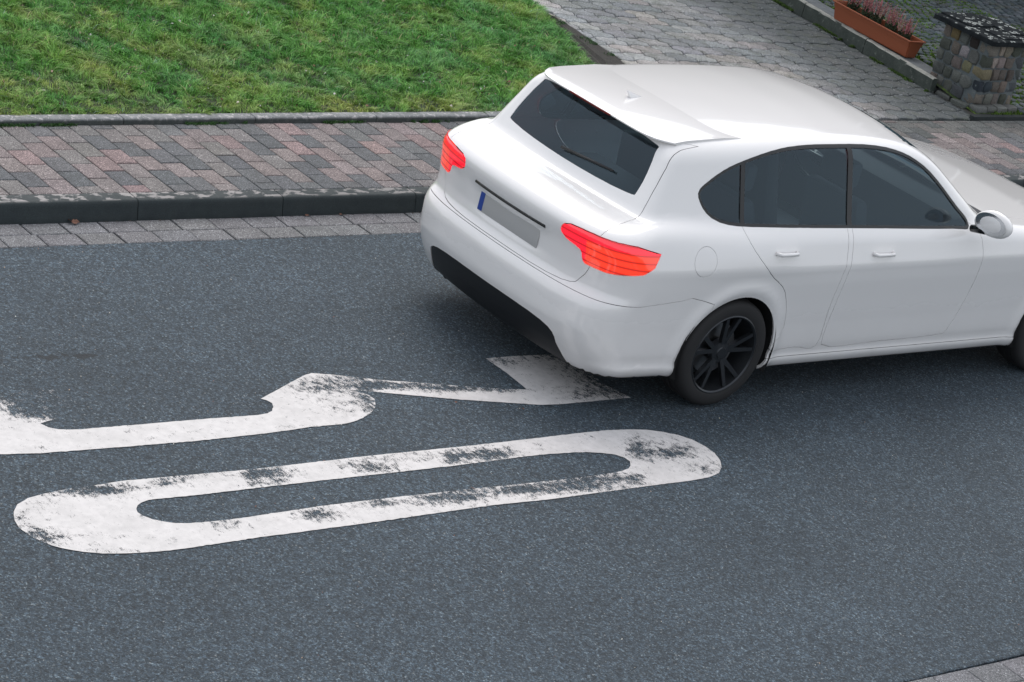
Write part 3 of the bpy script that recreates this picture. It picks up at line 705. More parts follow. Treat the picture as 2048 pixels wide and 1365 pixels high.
# slabs behind the kerb
sl = empty('slab_row', (0, 0, 0)); tag(sl, 'row of worn grey stone slabs just behind the mossy kerb', 'paving')
ya = 1.88
for i, ln in enumerate((.46, .38, .52, .41, .47, .5, .6, .7)):
    yb = ya + ln; pl_ = []
    for (yy, u) in ((ya + .004, .066), (yb - .004, .066), (yb - .004, .262 + jit(.02)), (yb - ln * .5, .275 + jit(.012)), (ya + .004, .262 + jit(.015))): pl_.append((KX(yy) + u, yy))
    pl_ = [(x_, y_) for x_, y_ in reversed(pl_)]; cx = sum(p[0] for p in pl_) / 5; cy = sum(p[1] for p in pl_) / 5
    # make ccw
    ar = sum(pl_[k][0] * pl_[(k + 1) % 5][1] - pl_[(k + 1) % 5][0] * pl_[k][1] for k in range(5))
    if ar < 0: pl_ = list(reversed(pl_))
    me = block_mesh('slab|%d' % i, [(a - cx, b - cy) for a, b in pl_], .12, .008, M['slab'])
    obj('slab', me, sl, (cx, cy, kz - .004 + jit(.004)), (jit(.012), jit(.012), 0)); ya = yb

# cobbles, laid in wavy courses with mossy joints
def cz(x, y): return .125 + .10 * min(1, max(0, (y - 1.25) / .7))
def cob_left(y): return KX(y) + .285 if y > 1.95 else 10.30
vs = []; fs = []; nx, ny = 40, 40
for a in range(ny):
    y = 1.17 + (12 - 1.17) * (a / (ny - 1)) ** 1.6
    for b in range(nx):
        x = 9.72 + .13 * max(0, y - 1.7) + b * .35; vs.append((x, y, cz(x, y) - .022))
for a in range(ny - 1):
    for b in range(nx - 1): fs.append((a * nx + b, a * nx + b + 1, (a + 1) * nx + b + 1, (a + 1) * nx + b))
M['cobjoint'] = mat_grey('mossy_joint', (.020, .030, .012), (.040, .075, .012), 8, (.080, .140, .010), .50, 16, .01).m
cobs = obj('cobbled_yard', mesh('cobbled_yard', vs, fs, M['cobjoint'], True)); tag(cobs, 'cobbled yard with mossy joints behind the kerb and pillar', kind='structure')
L = Layer(cobs, 'cobblestone', M['cobble'], M['cobble_far'], 298)
cm = []
for v in range(6):
    pl_ = []
    for k in range(8):
        a = k * math.pi / 4 + math.pi / 8; rx = .0385 * (1 + jit(.10)); ry = .0345 * (1 + jit(.10)); c_, s_ = math.cos(a), math.sin(a)
        pl_.append((rx * math.copysign(abs(c_) ** .62, c_), ry * math.copysign(abs(s_) ** .62, s_)))
    cm.append(block_mesh('cobblestone|%d' % v, pl_, .04, .009, M['cobble']))
for i in range(-30, 78):
    for j in range(0, 64):
        u = 9.7 + i * .086 + (j % 2) * .043; v = 1.22 + j * .078
        x = u + .05 * math.sin(v * 2.3) ; y = v + .055 * math.sin((u - 9.7) * 5.2) + jit(.005); x += jit(.006)
        if y < 1.20 or x < cob_left(y) + .04 or y > 6: continue
        if 9.72 < x < 10.34 and 1.32 < y < 1.95: continue
        px, py = seen(x, y, .2)
        if px < 1500: continue
        rank = 0 if (py > -4 and px < 2060) else 3
        L.put(cm[rng.randrange(6)], (x, y, cz(x, y) + jit(.005)), (jit(.08), jit(.08), jit(.12)), vary(rng.choice([(.070, .086, .094), (.050, .066, .074), (.100, .116, .126), (.072, .080, .076)]), .2), rank - py * .0005)
L.done('cobblestones_beyond')
# moss in the joints and along the kerb foot
n = 60000; x = nrg.uniform(9.9, 12.6, n); y = nrg.uniform(1.2, 4.6, n); k = vnoise(x, y, 3, 61) * .7 + .3 * vnoise(x, y, 9, 62)
ok = (k > .36) & (x > 9.655 + .158 * (y - 1.7) + .28); x, y = x[ok], y[ok]; n = len(x)
# keep only what sits between stones
uu = (x - .05 * np.sin(y * 2.3) - 9.7) / .086; jj = np.round((y - .055 * np.sin((x - 9.7) * 5.2) - 1.22) / .078); du = np.abs(((uu - (jj % 2) * .5) + .5) % 1 - .5); dv = np.abs((y - .055 * np.sin((x - 9.7) * 5.2) - 1.22) / .078 - jj)
ok = (du > .36) | (dv > .36); x, y = x[ok], y[ok]; n = len(x)
zz = np.array([cz(a, b) for a, b in zip(x, y)]) - .020
o = blades('cobble_moss', x, y, zz, nrg.uniform(.018, .034, n), nrg.uniform(.006, .014, n), np.array([.085, .165, .010])[None] * nrg.uniform(.5, 1.5, (n, 1)), np.zeros((n, 2)), None, M['moss']); tag(o, 'bright green moss growing in the joints of the cobbles', 'moss', kind='stuff')
n = 9000; y = nrg.uniform(1.75, 5, n); k = vnoise(y, y * 0, 6, 63) + .5 * vnoise(y, y * 0, 17, 64); ok = k > .62; y = y[ok]; n = len(y)
x = 9.655 + .158 * (y - 1.7) - np.abs(nrg.normal(0, .022, n))
o = blades('kerb_moss', x, y, np.full(n, SW - .002), nrg.uniform(.006, .020, n), nrg.uniform(.005, .012, n), np.array([.048, .095, .014])[None] * nrg.uniform(.4, 1.5, (n, 1)), np.zeros((n, 2)), None, M['moss']); tag(o, 'moss cushions along the foot of the raised kerb', 'moss', kind='stuff')
# dark edging strip between cobbles and pavement
db = empty('dark_edging', (0, 0, 0)); tag(db, 'low dark edging strip between the pavement blocks and the pillar', 'edging')
for i in range(7):
    MB().box(9.52 + i * .8 + .002, 9.52 + (i + 1) * .8 - .002, 1.112, 1.165, .02, .142).build('edging_stone', M['joint'], db, bevel=.005)
wedge = MB(); wedge.add([(9.6, 1.166, SW - .006), (10.4, 1.166, SW - .006), (10.4, 2.0, SW - .006), (9.72, 2.0, SW - .006)], [(0, 1, 2, 3)]); wedge = wedge.build('pillar_bed', M['soil']); tag(wedge, kind='structure')

# ------------------------------------------------------------------ stone pillar
def stone_mesh(name, w, d, h, rnd=.20, amp=.006, seed=0):
    r_ = random.Random(seed); bm = bmesh.new(); bmesh.ops.create_cube(bm, size=1)
    bmesh.ops.subdivide_edges(bm, edges=bm.edges, cuts=1, use_grid_fill=True)
    for v in bm.verts:
        c = v.co.copy(); k = sum(abs(abs(a) - .5) < 1e-4 for a in c)
        s = 1.0 if k <= 1 else (.90 if k == 2 else .80); 
        v.co = Vector((c.x * w * (s if k > 1 else 1.02), c.y * d * (s if k > 1 else 1.02), c.z * h * (s if k > 1 else 1.0)))
        if k == 3: v.co = Vector((c.x * w * .95, c.y * d * .96, c.z * h * .94))
        elif k == 2: v.co = Vector((c.x * w * .985, c.y * d * .985, c.z * h * .985))
        v.co += Vector((r_.uniform(-amp, amp), r_.uniform(-amp, amp), r_.uniform(-amp, amp)))
    for f in bm.faces: f.smooth = True
    bmesh.ops.bevel(bm, geom=[e for e in bm.edges if e.calc_face_angle(0) > .9], offset=min(w, h) * .075, segments=1, affect='EDGES')
    for f in bm.faces: f.smooth = True
    for e in bm.edges:
        if len(e.link_faces) == 2 and e.calc_face_angle(0) > .75: e.smooth = False
    me = bpy.data.meshes.new(name); bm.to_mesh(me); bm.free(); me.materials.append(M['stone']); return me
PX, PY, PW, PD = 9.775, 1.365, .51, .53
PZ0, PZ1 = .14, .685
pil = empty('stone_pillar', (PX + PW / 2, PY + PD / 2, SW)); tag(pil, 'short rubble stone pillar with a dark lichened slate cap', 'pillar')
def child(o):
    o.parent = pil; o.matrix_parent_inverse = Matrix.Translation(-Vector(pil.location)); return o
child(MB().box(PX + .010, PX + PW - .010, PY + .010, PY + PD - .010, SW - .05, PZ1 + .01).build('mortar_core', M['mortar']))
pal = [(.095, .100, .090), (.075, .085, .080), (.110, .108, .095), (.060, .070, .074), (.140, .120, .100), (.100, .085, .075), (.065, .072, .060)]
rows = 5; rh = (PZ1 - PZ0) / rows; sid = 0
special = {(3, 0): (.24, .215, .225), (4, 0): (.150, .105, .050)}
for rI in range(rows):
    z = PZ0 + (rI + .5) * rh
    for face in range(4):        # 0: left (-X), 1: front (-Y), 2: right (+X), 3: back (+Y)
        Lf = PD if face in (0, 2) else PW
        cuts = [0.0]; wcorner = .13 if (rI + face) % 2 else .085
        cuts.append(wcorner); e = Lf - (.085 if (rI + face) % 2 else .13)
        k = 2; wm = e - wcorner; a = rng.uniform(.35, .65)
        if wm > .22: cuts += [wcorner + wm * (a * .62), wcorner + wm * (a * .62 + .33)]
        cuts += [e, Lf]; cuts = sorted(cuts)
        for q in range(len(cuts) - 1):
            c0, c1 = cuts[q], cuts[q + 1]; first = q == 0; last = q == len(cuts) - 2
            if last: continue      # the next face's corner stone wraps round and covers it
            w = c1 - c0 - .011; d = .055; u = (c0 + c1) / 2
            if first:
                dd = (.085 if ((rI + face - 1) % 4) % 2 == 0 else .13)
                # depth of this corner stone along the previous face
                prev = (face - 1) % 4; dd = .13 if not (rI + prev) % 2 else .085
                d = dd - .007
            sid += 1; hh = rh - .012 + jit(.005)
            me = stone_mesh('stone', w + jit(.006), d, hh, seed=sid)
            off = d / 2 - .004 + jit(.004)
            if face == 0: loc = (PX + off, PY + PD - u, z); rz = -math.pi / 2
            elif face == 1: loc = (PX + u, PY + off, z); rz = 0
            elif face == 2: loc = (PX + PW - off, PY + u, z); rz = math.pi / 2
            else: loc = (PX + PW - u, PY + PD - off, z); rz = math.pi
            o = child(obj('stone', me, None, (loc[0], loc[1], loc[2] + jit(.004)), (jit(.03), jit(.03), rz + jit(.03))))
            col = vary(rng.choice(pal), .22)
            if face == 0: col = {(4, 1): (.130, .098, .045), (3, 2): (.235, .215, .225), (3, 1): (.11, .095, .080), (1, 2): (.10, .108, .098), (2, 3): (.15, .145, .085), (4, 3): (.022, .018, .017)}.get((rI, q), col)
            if face == 1: col = {(4, 1): (.26, .225, .185), (3, 1): (.27, .23, .205), (3, 2): (.24, .20, .19), (1, 0): (.018, .026, .036), (1, 1): (.030, .042, .052), (2, 0): (.16, .14, .085), (4, 2): (.20, .18, .14), (0, 2): (.125, .11, .10), (4, 0): (.15, .14, .12)}.get((rI, q), col)
            o.color = (*col, 1)
# plinth stones under it
for i in range(4):
    o = child(obj('plinth_stone', stone_mesh('plinth_stone', .125, .10, .055, seed=90 + i), None, (PX - .02 + .065 + i * .135, PY - .035, .128), (jit(.04), jit(.04), jit(.05)))); o.color = (*vary((.13, .135, .13), .15), 1)
for i in range(3):
    o = child(obj('plinth_stone', stone_mesh('plinth_stone', .15, .08, .05, seed=96 + i), None, (PX - .045 + .02 * i, PY + .09 + i * .19, .118), (jit(.04), jit(.04), math.pi / 2 + jit(.05)))); o.color = (*vary((.085, .09, .085), .15), 1)
def slate(x0, x1, y0, y1, z0, z1, seed, tilt=(0, 0)):
    r_ = random.Random(seed); pts = []
    for (a, b, n_) in (((x0, y0), (x1, y0), 9), ((x1, y0), (x1, y1), 9), ((x1, y1), (x0, y1), 9), ((x0, y1), (x0, y0), 9)):
        for k in range(n_): t = k / n_; pts.append((a[0] + (b[0] - a[0]) * t + r_.uniform(-.006, .006), a[1] + (b[1] - a[1]) * t + r_.uniform(-.006, .006)))
    cx, cy = (x0 + x1) / 2, (y0 + y1) / 2; n_ = len(pts)
    vs = [(px - cx, py - cy, z0) for px, py in pts] + [((px - cx) * .995, (py - cy) * .995, z1 - .006) for px, py in pts] + [((px - cx) * .975, (py - cy) * .975, z1 + r_.uniform(-.001, .002)) for px, py in pts]
    fs = [tuple(range(2 * n_, 3 * n_)), tuple(range(n_ - 1, -1, -1))]
    for i in range(n_):
        j = (i + 1) % n_; fs += [(i, j, n_ + j, n_ + i), (n_ + i, n_ + j, 2 * n_ + j, 2 * n_ + i)]
    vs = [(a, b, c - z0) for a, b, c in vs]
    return child(obj('cap_slate', mesh('cap_slate', vs, fs, M['slate']), None, (cx, cy, z0), (tilt[0], tilt[1], 0)))
slate(PX - .065, PX + PW + .07, PY - .065, PY + PD + .09, .688, .733, 1)
slate(PX + .00, PX + .40, PY + .28, PY + PD + .075, .733, .748, 2, (.0, .0))
slate(PX + .33, PX + .56, PY + .10, PY + .50, .734, .752, 3, (.01, -.01))
slate(PX + .10, PX + .34, PY - .02, PY + .22, .7335, .744, 4, (0, 0))

# ------------------------------------------------------------------ planter with heather
pa = math.atan(.080)
plt = empty('flower_box', (9.795, 2.215, kz + .002)); plt.rotation_euler = (0, 0, -pa); tag(plt, 'long terracotta flower box of pink heather standing on the kerb', 'planter')
PLn, WB, WT, PH = 1.03, .115, .185, .160
def ringp(w, l0, l1, z, xc=.0925): return [(xc - w / 2, l0, z), (xc + w / 2, l0, z), (xc + w / 2, l1, z), (xc - w / 2, l1, z)]
def tubm():
    R_ = [ringp(WB - .01, .030, PLn - .030, 0), ringp(WB, .026, PLn - .026, .006), ringp(WT - .030, .010, PLn - .010, PH * .70), ringp(WT - .022, .008, PLn - .008, PH * .705), ringp(WT - .010, .004, PLn - .004, PH - .018),
          ringp(WT - .022, .012, PLn - .012, PH - .002), ringp(WB - .004, .035, PLn - .035, .02)]
    vs = [p for q in R_ for p in q]; fs = [(3, 2, 1, 0)]
    for a in range(len(R_) - 1):
        for i in range(4): fs.append((a * 4 + i, a * 4 + (i + 1) % 4, a * 4 + 4 + (i + 1) % 4, a * 4 + 4 + i))
    fs.append(tuple((len(R_) - 1) * 4 + i for i in range(4)))
    me = mesh('box', vs, fs, M['terracotta'])
    bm = bmesh.new(); bm.from_mesh(me); bmesh.ops.bevel(bm, geom=[e for e in bm.edges if abs(e.verts[0].co.z - e.verts[1].co.z) > .01], offset=.007, segments=2, affect='EDGES'); bm.to_mesh(me); bm.free(); return me
obj('box', tubm(), plt)
rim = MB(); t = .009
for a in range(1):
    O = ringp(WT + .012, -.006, PLn + .006, PH - .014); O2 = ringp(WT + .012, -.006, PLn + .006, PH); I2 = ringp(WT - .018, .010, PLn - .010, PH); I = ringp(WT - .018, .010, PLn - .010, PH - .014)
    vs = O + O2 + I2 + I; fs = []
    for k in range(4):
        j = (k + 1) % 4; fs += [(k, j, 4 + j, 4 + k), (4 + k, 4 + j, 8 + j, 8 + k), (8 + k, 8 + j, 12 + j, 12 + k), (12 + k, 12 + j, j, k)]
    rim.add(vs, fs)
rim.build('rim', M['terracotta'], plt, bevel=.004)
sv = []; sf = []; nX, nY = 6, 40
for a in range(nY):
    for b in range(nX): sv.append((.0925 + (b / (nX - 1) - .5) * (WT - .03), .012 + (PLn - .024) * a / (nY - 1), PH - .045 + jit(.006)))
for a in range(nY - 1):
    for b in range(nX - 1): sf.append((a * nX + b, a * nX + b + 1, (a + 1) * nX + b + 1, (a + 1) * nX + b))
obj('soil', mesh('soil', sv, sf, M['peat'], True), plt)
pink = np.array([.36, .125, .135]); pale = np.array([.36, .25, .20]); dark = np.array([.022, .032, .014])
for hi, (hy, sc_) in enumerate(((.16, .92), (.36, 1.0), (.55, 1.0), (.70, 1.05), (.88, .9))):
    if hi == 2: hy = .56
    V = []; F = []; C = []
    for s_ in range(40):
        a = rng.uniform(0, 6.28); r0 = rng.uniform(0, .045); bx = .0925 + math.cos(a) * r0; by = hy + math.sin(a) * r0 * 1.3
        h_ = rng.uniform(.15, .255) * sc_; lean = r0 * rng.uniform(.5, 1.3); tx = math.cos(a) * lean + jit(.012); ty = math.sin(a) * lean * 1.4 + jit(.014)
        p0 = Vector((bx, by, PH - .05)); p1 = Vector((bx + tx, by + ty, PH - .05 + h_))
        # stem
        b = len(V); e = .0012
        V += [(p0.x - e, p0.y, p0.z), (p0.x + e, p0.y, p0.z), (p1.x, p1.y, p1.z), (p0.x, p0.y - e, p0.z), (p0.x, p0.y + e, p0.z)]; F += [(b, b + 1, b + 2), (b + 3, b + 4, b + 2)]; C += [tuple(dark * 1.6)] * 5
        kc = pink if rng.random() < .72 else pale
        nb = 15
        for q in range(nb):
            t = q / nb; pc = p0.lerp(p1, .12 + .88 * t); flo = t > .38
            col = (kc * rng.uniform(.65, 1.35) * (.8 + .3 * t)) if flo else dark * rng.uniform(.6, 2.0)
            for w_ in range(2):
                s2 = (.0052 if flo else .006) * (1.15 - .55 * t); aa = rng.uniform(0, 6.28); c2 = pc + Vector((math.cos(aa), math.sin(aa), .3)) * s2 * .9; b = len(V)
                V += [(c2.x - s2, c2.y, c2.z), (c2.x, c2.y - s2, c2.z), (c2.x + s2, c2.y, c2.z), (c2.x, c2.y + s2, c2.z), (c2.x, c2.y, c2.z + s2 * 1.4), (c2.x, c2.y, c2.z - s2)]
                F += [(b, b + 1, b + 4), (b + 1, b + 2, b + 4), (b + 2, b + 3, b + 4), (b + 3, b, b + 4), (b + 1, b, b + 5), (b + 2, b + 1, b + 5), (b + 3, b + 2, b + 5), (b, b + 3, b + 5)]
                C += [tuple(col)] * 6
    for s_ in range(150):    # dark foliage round the base
        a = rng.uniform(0, 6.28); r0 = rng.uniform(0, .065); bx = .0925 + math.cos(a) * r0; by = hy + math.sin(a) * r0 * 1.35; z0 = PH - .045 + rng.uniform(0, .055) * (1 - r0 / .09); b = len(V); s2 = .008
        V += [(bx + jit(s2), by + jit(s2), z0), (bx + jit(s2), by + jit(s2), z0 + jit(s2)), (bx + jit(s2 * 1.5), by + jit(s2 * 1.5), z0 + s2 * 1.5)]; F.append((b, b + 1, b + 2)); C += [tuple(dark * rng.uniform(.5, 1.8))] * 3
    me = mesh('heather_plant', V, F, M['moss']); at = me.attributes.new('col', 'FLOAT_COLOR', 'POINT'); at.data.foreach_set('color', np.array([(*c, 1) for c in C], np.float32).ravel())
    obj('heather_plant', me, plt)

# ------------------------------------------------------------------ unseen building added to shade the yard (its foot is just above the picture)
hs = empty('shading_house', (11.9, 4.75, .1)); tag(hs, 'dark-plinthed rendered building added out of view to shade the cobbled yard, beyond the top right corner', 'shading_house')
ren = plain('grey_render', (.16, .16, .15), .9); hw = [(0, .0, 10, 7, .5, 5.6)]
def hpart(name, x0, x1, y0, y1, z0, z1, m, par=hs, bev=0): 
    o = MB().box(x0, x1, y0, y1, z0, z1).build(name, m, par, bevel=bev); return o
hpart('plinth', -.02, 10.02, -.02, 7.02, -.1, .50, M['slate'])
hpart('wall', 0, 10, 0, 7, .5, 5.6, ren)
rf = MB(); rf.add([(-.5, -.6, 5.5), (10.5, -.6, 5.5), (10.5, 7.6, 5.5), (-.5, 7.6, 5.5), (-.5, 3.5, 8.4), (10.5, 3.5, 8.4)], [(0, 1, 5, 4), (2, 3, 4, 5), (0, 4, 3), (1, 2, 5), (0, 3, 2, 1)]); rf.build('roof', M['slate'], hs)
wp = plain('white_frame', (.6, .6, .58), .5); gp = plain('window_pane', (.02, .03, .04), .08)
for wx in (1.6, 4.4, 7.2):
    for wz in (1.2, 3.6):
        w_ = hpart('window', wx, wx + 1.3, -.035, .02, wz, wz + 1.35, wp); hpart('pane', wx + .08, wx + .62, -.042, -.036, wz + .08, wz + 1.27, gp, w_); hpart('pane', wx + .68, wx + 1.22, -.042, -.036, wz + .08, wz + 1.27, gp, w_)
# ------------------------------------------------------------------ the white hatchback
# car space: x from the tail forwards, y to the left, z up; an implicit surface is meshed, cut into panels and dressed
ZS = 1.045
def smax(a, b, k):
    h = np.clip(.5 + .5 * (a - b) / k, 0, 1); return b * (1 - h) + a * h + k * h * (1 - h)
def smin(a, b, k): return -smax(-a, -b, k)
AXR, AXF, WZ, WR = .83, 3.72, .315, .315
def table(xp, fp, sg):
    X = np.arange(xp[0] - .3, xp[-1] + .3, .004); Y = np.interp(X, xp, fp); k = np.exp(-.5 * (np.arange(-int(4 * sg / .004), int(4 * sg / .004) + 1) * .004 / sg) ** 2); k /= k.sum()
    Yp = np.pad(Y, len(k) // 2, mode='edge'); return X, np.convolve(Yp, k, 'valid')
T_w = table([.14, .20, .255, .275, .33, .45, .58, .70, .765, .80, .84, .92, .98, 1.05, 1.2], [-.090, -.052, -.034, -.046, -.036, -.030, -.018, -.004, .000, .002, -.012, -.038, -.062, -.10, -.22], .010)
T_r = table([.12, .20, .30, .36, .44, .56, .605, .64, .70, .80, .88, .92, .96, .99, 1.03, 1.08, 1.2], [-.05, -.12, -.19, -.220, -.248, -.250, -.232, -.190, -.186, -.196, -.220, -.214, -.18, -.115, -.045, .045, .18], .012)
T_d = table([-.3, .0, .12, .3, 2.75, 3.0, 3.6, 4.2, 4.45, 4.6], [.985, 1.0, 1.03, 1.035, .985, .975, .925, .835, .74, .62], .05)
T_f = table([.05, .3, .6, .9, 1.2, 1.5, 1.9, 2.3, 2.7], [1.375, 1.395, 1.413, 1.426, 1.433, 1.435, 1.425, 1.385, 1.30], .08)
def roof_z(x, y): return np.interp(x, *T_f) - .035 * (y / .6) ** 2
def car_f(P):
    x, y, z = P[..., 0], np.abs(P[..., 1]), P[..., 2] / ZS
    wz = np.interp(z, *T_w)
    plan = .8825 - .050 * np.clip((.75 - x) / .95, 0, 1) ** 2 - .10 * np.clip((x - 3.5) / 1.0, 0, 1) ** 2
    rr = np.hypot(x - AXR, z - WZ); rf = np.hypot(x - AXF, z - WZ)
    flare = .016 * np.exp(-((rr - .375) / .045) ** 2) + .014 * np.exp(-((rf - .375) / .045) ** 2)
    haunch = .016 * np.exp(-((x - .75) / .45) ** 2) * np.exp(-((z - .86) / .10) ** 2)
    side = y - (plan + wz + flare / (1 + np.exp(np.clip((z - .74) / .015, -30, 30))) + haunch)
    # rear face
    xr = np.interp(z, *T_r)
    xr = xr + .075 * (y / .88) ** 2 + .14 * (y / .88) ** 6
    xr = xr + .018 * np.exp(-((y) / .30) ** 4) * np.exp(-((z - .745) / .062) ** 4)     # number plate recess
    rear = xr - x
    xf = np.interp(z, [.12, .2, .3, .5, .62, .72, .85], [4.42, 4.47, 4.52, 4.53, 4.51, 4.44, 4.25]) - .10 * (y / .88) ** 2 - .16 * (y / .88) ** 6
    front = x - xf
    deck = np.interp(x, *T_d) + .02 * (1 - (y / .8) ** 2) - .02
    top = (z - deck) * .97
    bot = .165 - z
    b1 = smax(smax(side, smax(rear, front, .14), .13), smax(top, bot, .05), .075)
    # cabin
    wg = .792 - (z - .97) * .40 - .115 * np.clip((1.1 - x) / 1.1, 0, 1) ** 2 - .07 * np.clip((x - 2.2) / .9, 0, 1) ** 2
    sg = (y - wg) * .93
    roof = roof_z(x, y)
    tp = (z - roof)
    rg = ((.085 + .54 * (z - 1.04)) + .05 * (y / .7) ** 2 - x) * .95     # rear glass plane
    wsl = 2.30 + (1.40 - z) * 1.62 - .16 * (y / .7) ** 2
    ws = (x - wsl) * .52
    g = smax(smax(sg, smax(rg, ws, .04), .06), tp, .085)
    g = smax(g, .8 - z, .02)
    f = smin(b1, g, .035)
    return f
def car_n(P):
    e = .002; g = np.stack([car_f(P + np.array(d) * e) - car_f(P - np.array(d) * e) for d in ((1., 0, 0), (0, 1., 0), (0, 0, 1.))], -1) / (2 * e)
    return g
def project(P, it=6):
    for _ in range(it):
        g = car_n(P); f = car_f(P); g2 = np.maximum((g * g).sum(-1), .05); st = (f / g2)[:, None] * g
        l = np.linalg.norm(st, axis=1, keepdims=True); st *= np.minimum(1, .02 / np.maximum(l, 1e-9)); P = P - st
    return P
def surface_net():
    h = .028; xs = np.arange(-.36, 4.66, h); ys = np.arange(0.0 - h * 36.5, 1.04, h); zs = np.arange(.06, 1.62, h)
    X, Y, Z = np.meshgrid(xs, ys, zs, indexing='ij'); F = car_f(np.stack([X, Y, Z], -1)); S = F < 0
    nx, ny, nz = F.shape; c = np.zeros((nx - 1, ny - 1, nz - 1, 3)); cnt = np.zeros((nx - 1, ny - 1, nz - 1))
    def edge(axis, o1, o2):
        sl0 = [slice(0, -1)] * 3; sl1 = [slice(0, -1)] * 3
        oth = [a for a in range(3) if a != axis]
        for a, o in zip(oth, (o1, o2)):
            sl0[a] = slice(o, (F.shape[a] - 1 + o)); sl1[a] = slice(o, (F.shape[a] - 1 + o))
        sl1[axis] = slice(1, None); sl0[axis] = slice(0, -1)
        f0 = F[tuple(sl0)]; f1 = F[tuple(sl1)]; m = (f0 < 0) != (f1 < 0); t = np.where(m, f0 / np.where(m, f0 - f1, 1), 0)
        p = np.stack([X[tuple(sl0)], Y[tuple(sl0)], Z[tuple(sl0)]], -1); p[..., axis] += t * h; c[m] += p[m]; cnt[m] += 1
    for ax in range(3):
        for a in (0, 1):
            for b in (0, 1): edge(ax, a, b)
    act = cnt > 0; idx = -np.ones(act.shape, int); idx[act] = np.arange(act.sum()); V = c[act] / cnt[act][:, None]
    Q = []
    for ax in range(3):
        o = [a for a in range(3) if a != ax]
        s0 = [slice(None)] * 3; s1 = [slice(None)] * 3; s0[ax] = slice(0, -1); s1[ax] = slice(1, None)
        A = S[tuple(s0)]; B = S[tuple(s1)]; E = np.argwhere(A != B)
        E = E[(E[:, o[0]] > 0) & (E[:, o[1]] > 0) & (E[:, o[0]] < F.shape[o[0]] - 1) & (E[:, o[1]] < F.shape[o[1]] - 1)]
        def cell(d0, d1):
            e = E.copy(); e[:, o[0]] += d0; e[:, o[1]] += d1; return idx[e[:, 0], e[:, 1], e[:, 2]]
        q = np.stack([cell(-1, -1), cell(0, -1), cell(0, 0), cell(-1, 0)], 1)
        flip = A[E[:, 0], E[:, 1], E[:, 2]]
        if ax == 1: flip = ~flip
        q[~flip] = q[~flip][:, ::-1]; Q.append(q)
    return project(V, 8), np.concatenate(Q)

def sp(pts, n=6, closed=True):
    """smooth closed outline through points (Catmull-Rom)"""
    out = []; N = len(pts)
    for i in range(N):
        p0, p1, p2, p3 = [np.array(pts[(i + k) % N], float) for k in (-1, 0, 1, 2)]
        for k in range(n):
            t = k / n; out.append(tuple(.5 * ((2 * p1) + (-p0 + p2) * t + (2 * p0 - 5 * p1 + 4 * p2 - p3) * t * t + (-p0 + 3 * p1 - 3 * p2 + p3) * t ** 3)))
    return out
def circ(cx, cz, r, n=40): return [(cx + r * math.cos(2 * math.pi * k / n), cz + r * math.sin(2 * math.pi * k / n)) for k in range(n)]
def inpoly(x, y, poly):
    r = np.zeros(x.shape, bool); j = len(poly) - 1
    for i in range(len(poly)):
        xi, yi = poly[i]; xj, yj = poly[j]
        r ^= ((yi > y) != (yj > y)) & (x < (xj - xi) * (y - yi) / ((yj - yi) if yj != yi else 1e-12) + xi); j = i
    return r
def offs(poly, d):
    n = len(poly); a2 = sum(poly[i][0] * poly[(i + 1) % n][1] - poly[(i + 1) % n][0] * poly[i][1] for i in range(n)); s_ = -1 if a2 > 0 else 1; out = []
    for i in range(n):
        a, b, c_ = Vector(poly[i - 1]), Vector(poly[i]), Vector(poly[(i + 1) % n]); d1 = (b - a).normalized(); d2 = (c_ - b).normalized()
        m = Vector((-d1.y - d2.y, d1.x + d2.x)); m = m.normalized() if m.length > 1e-6 else Vector((-d1.y, d1.x)); out.append(tuple(b + m * d * s_ / max(.5, m.dot(Vector((-d1.y, d1.x))))))
    return out

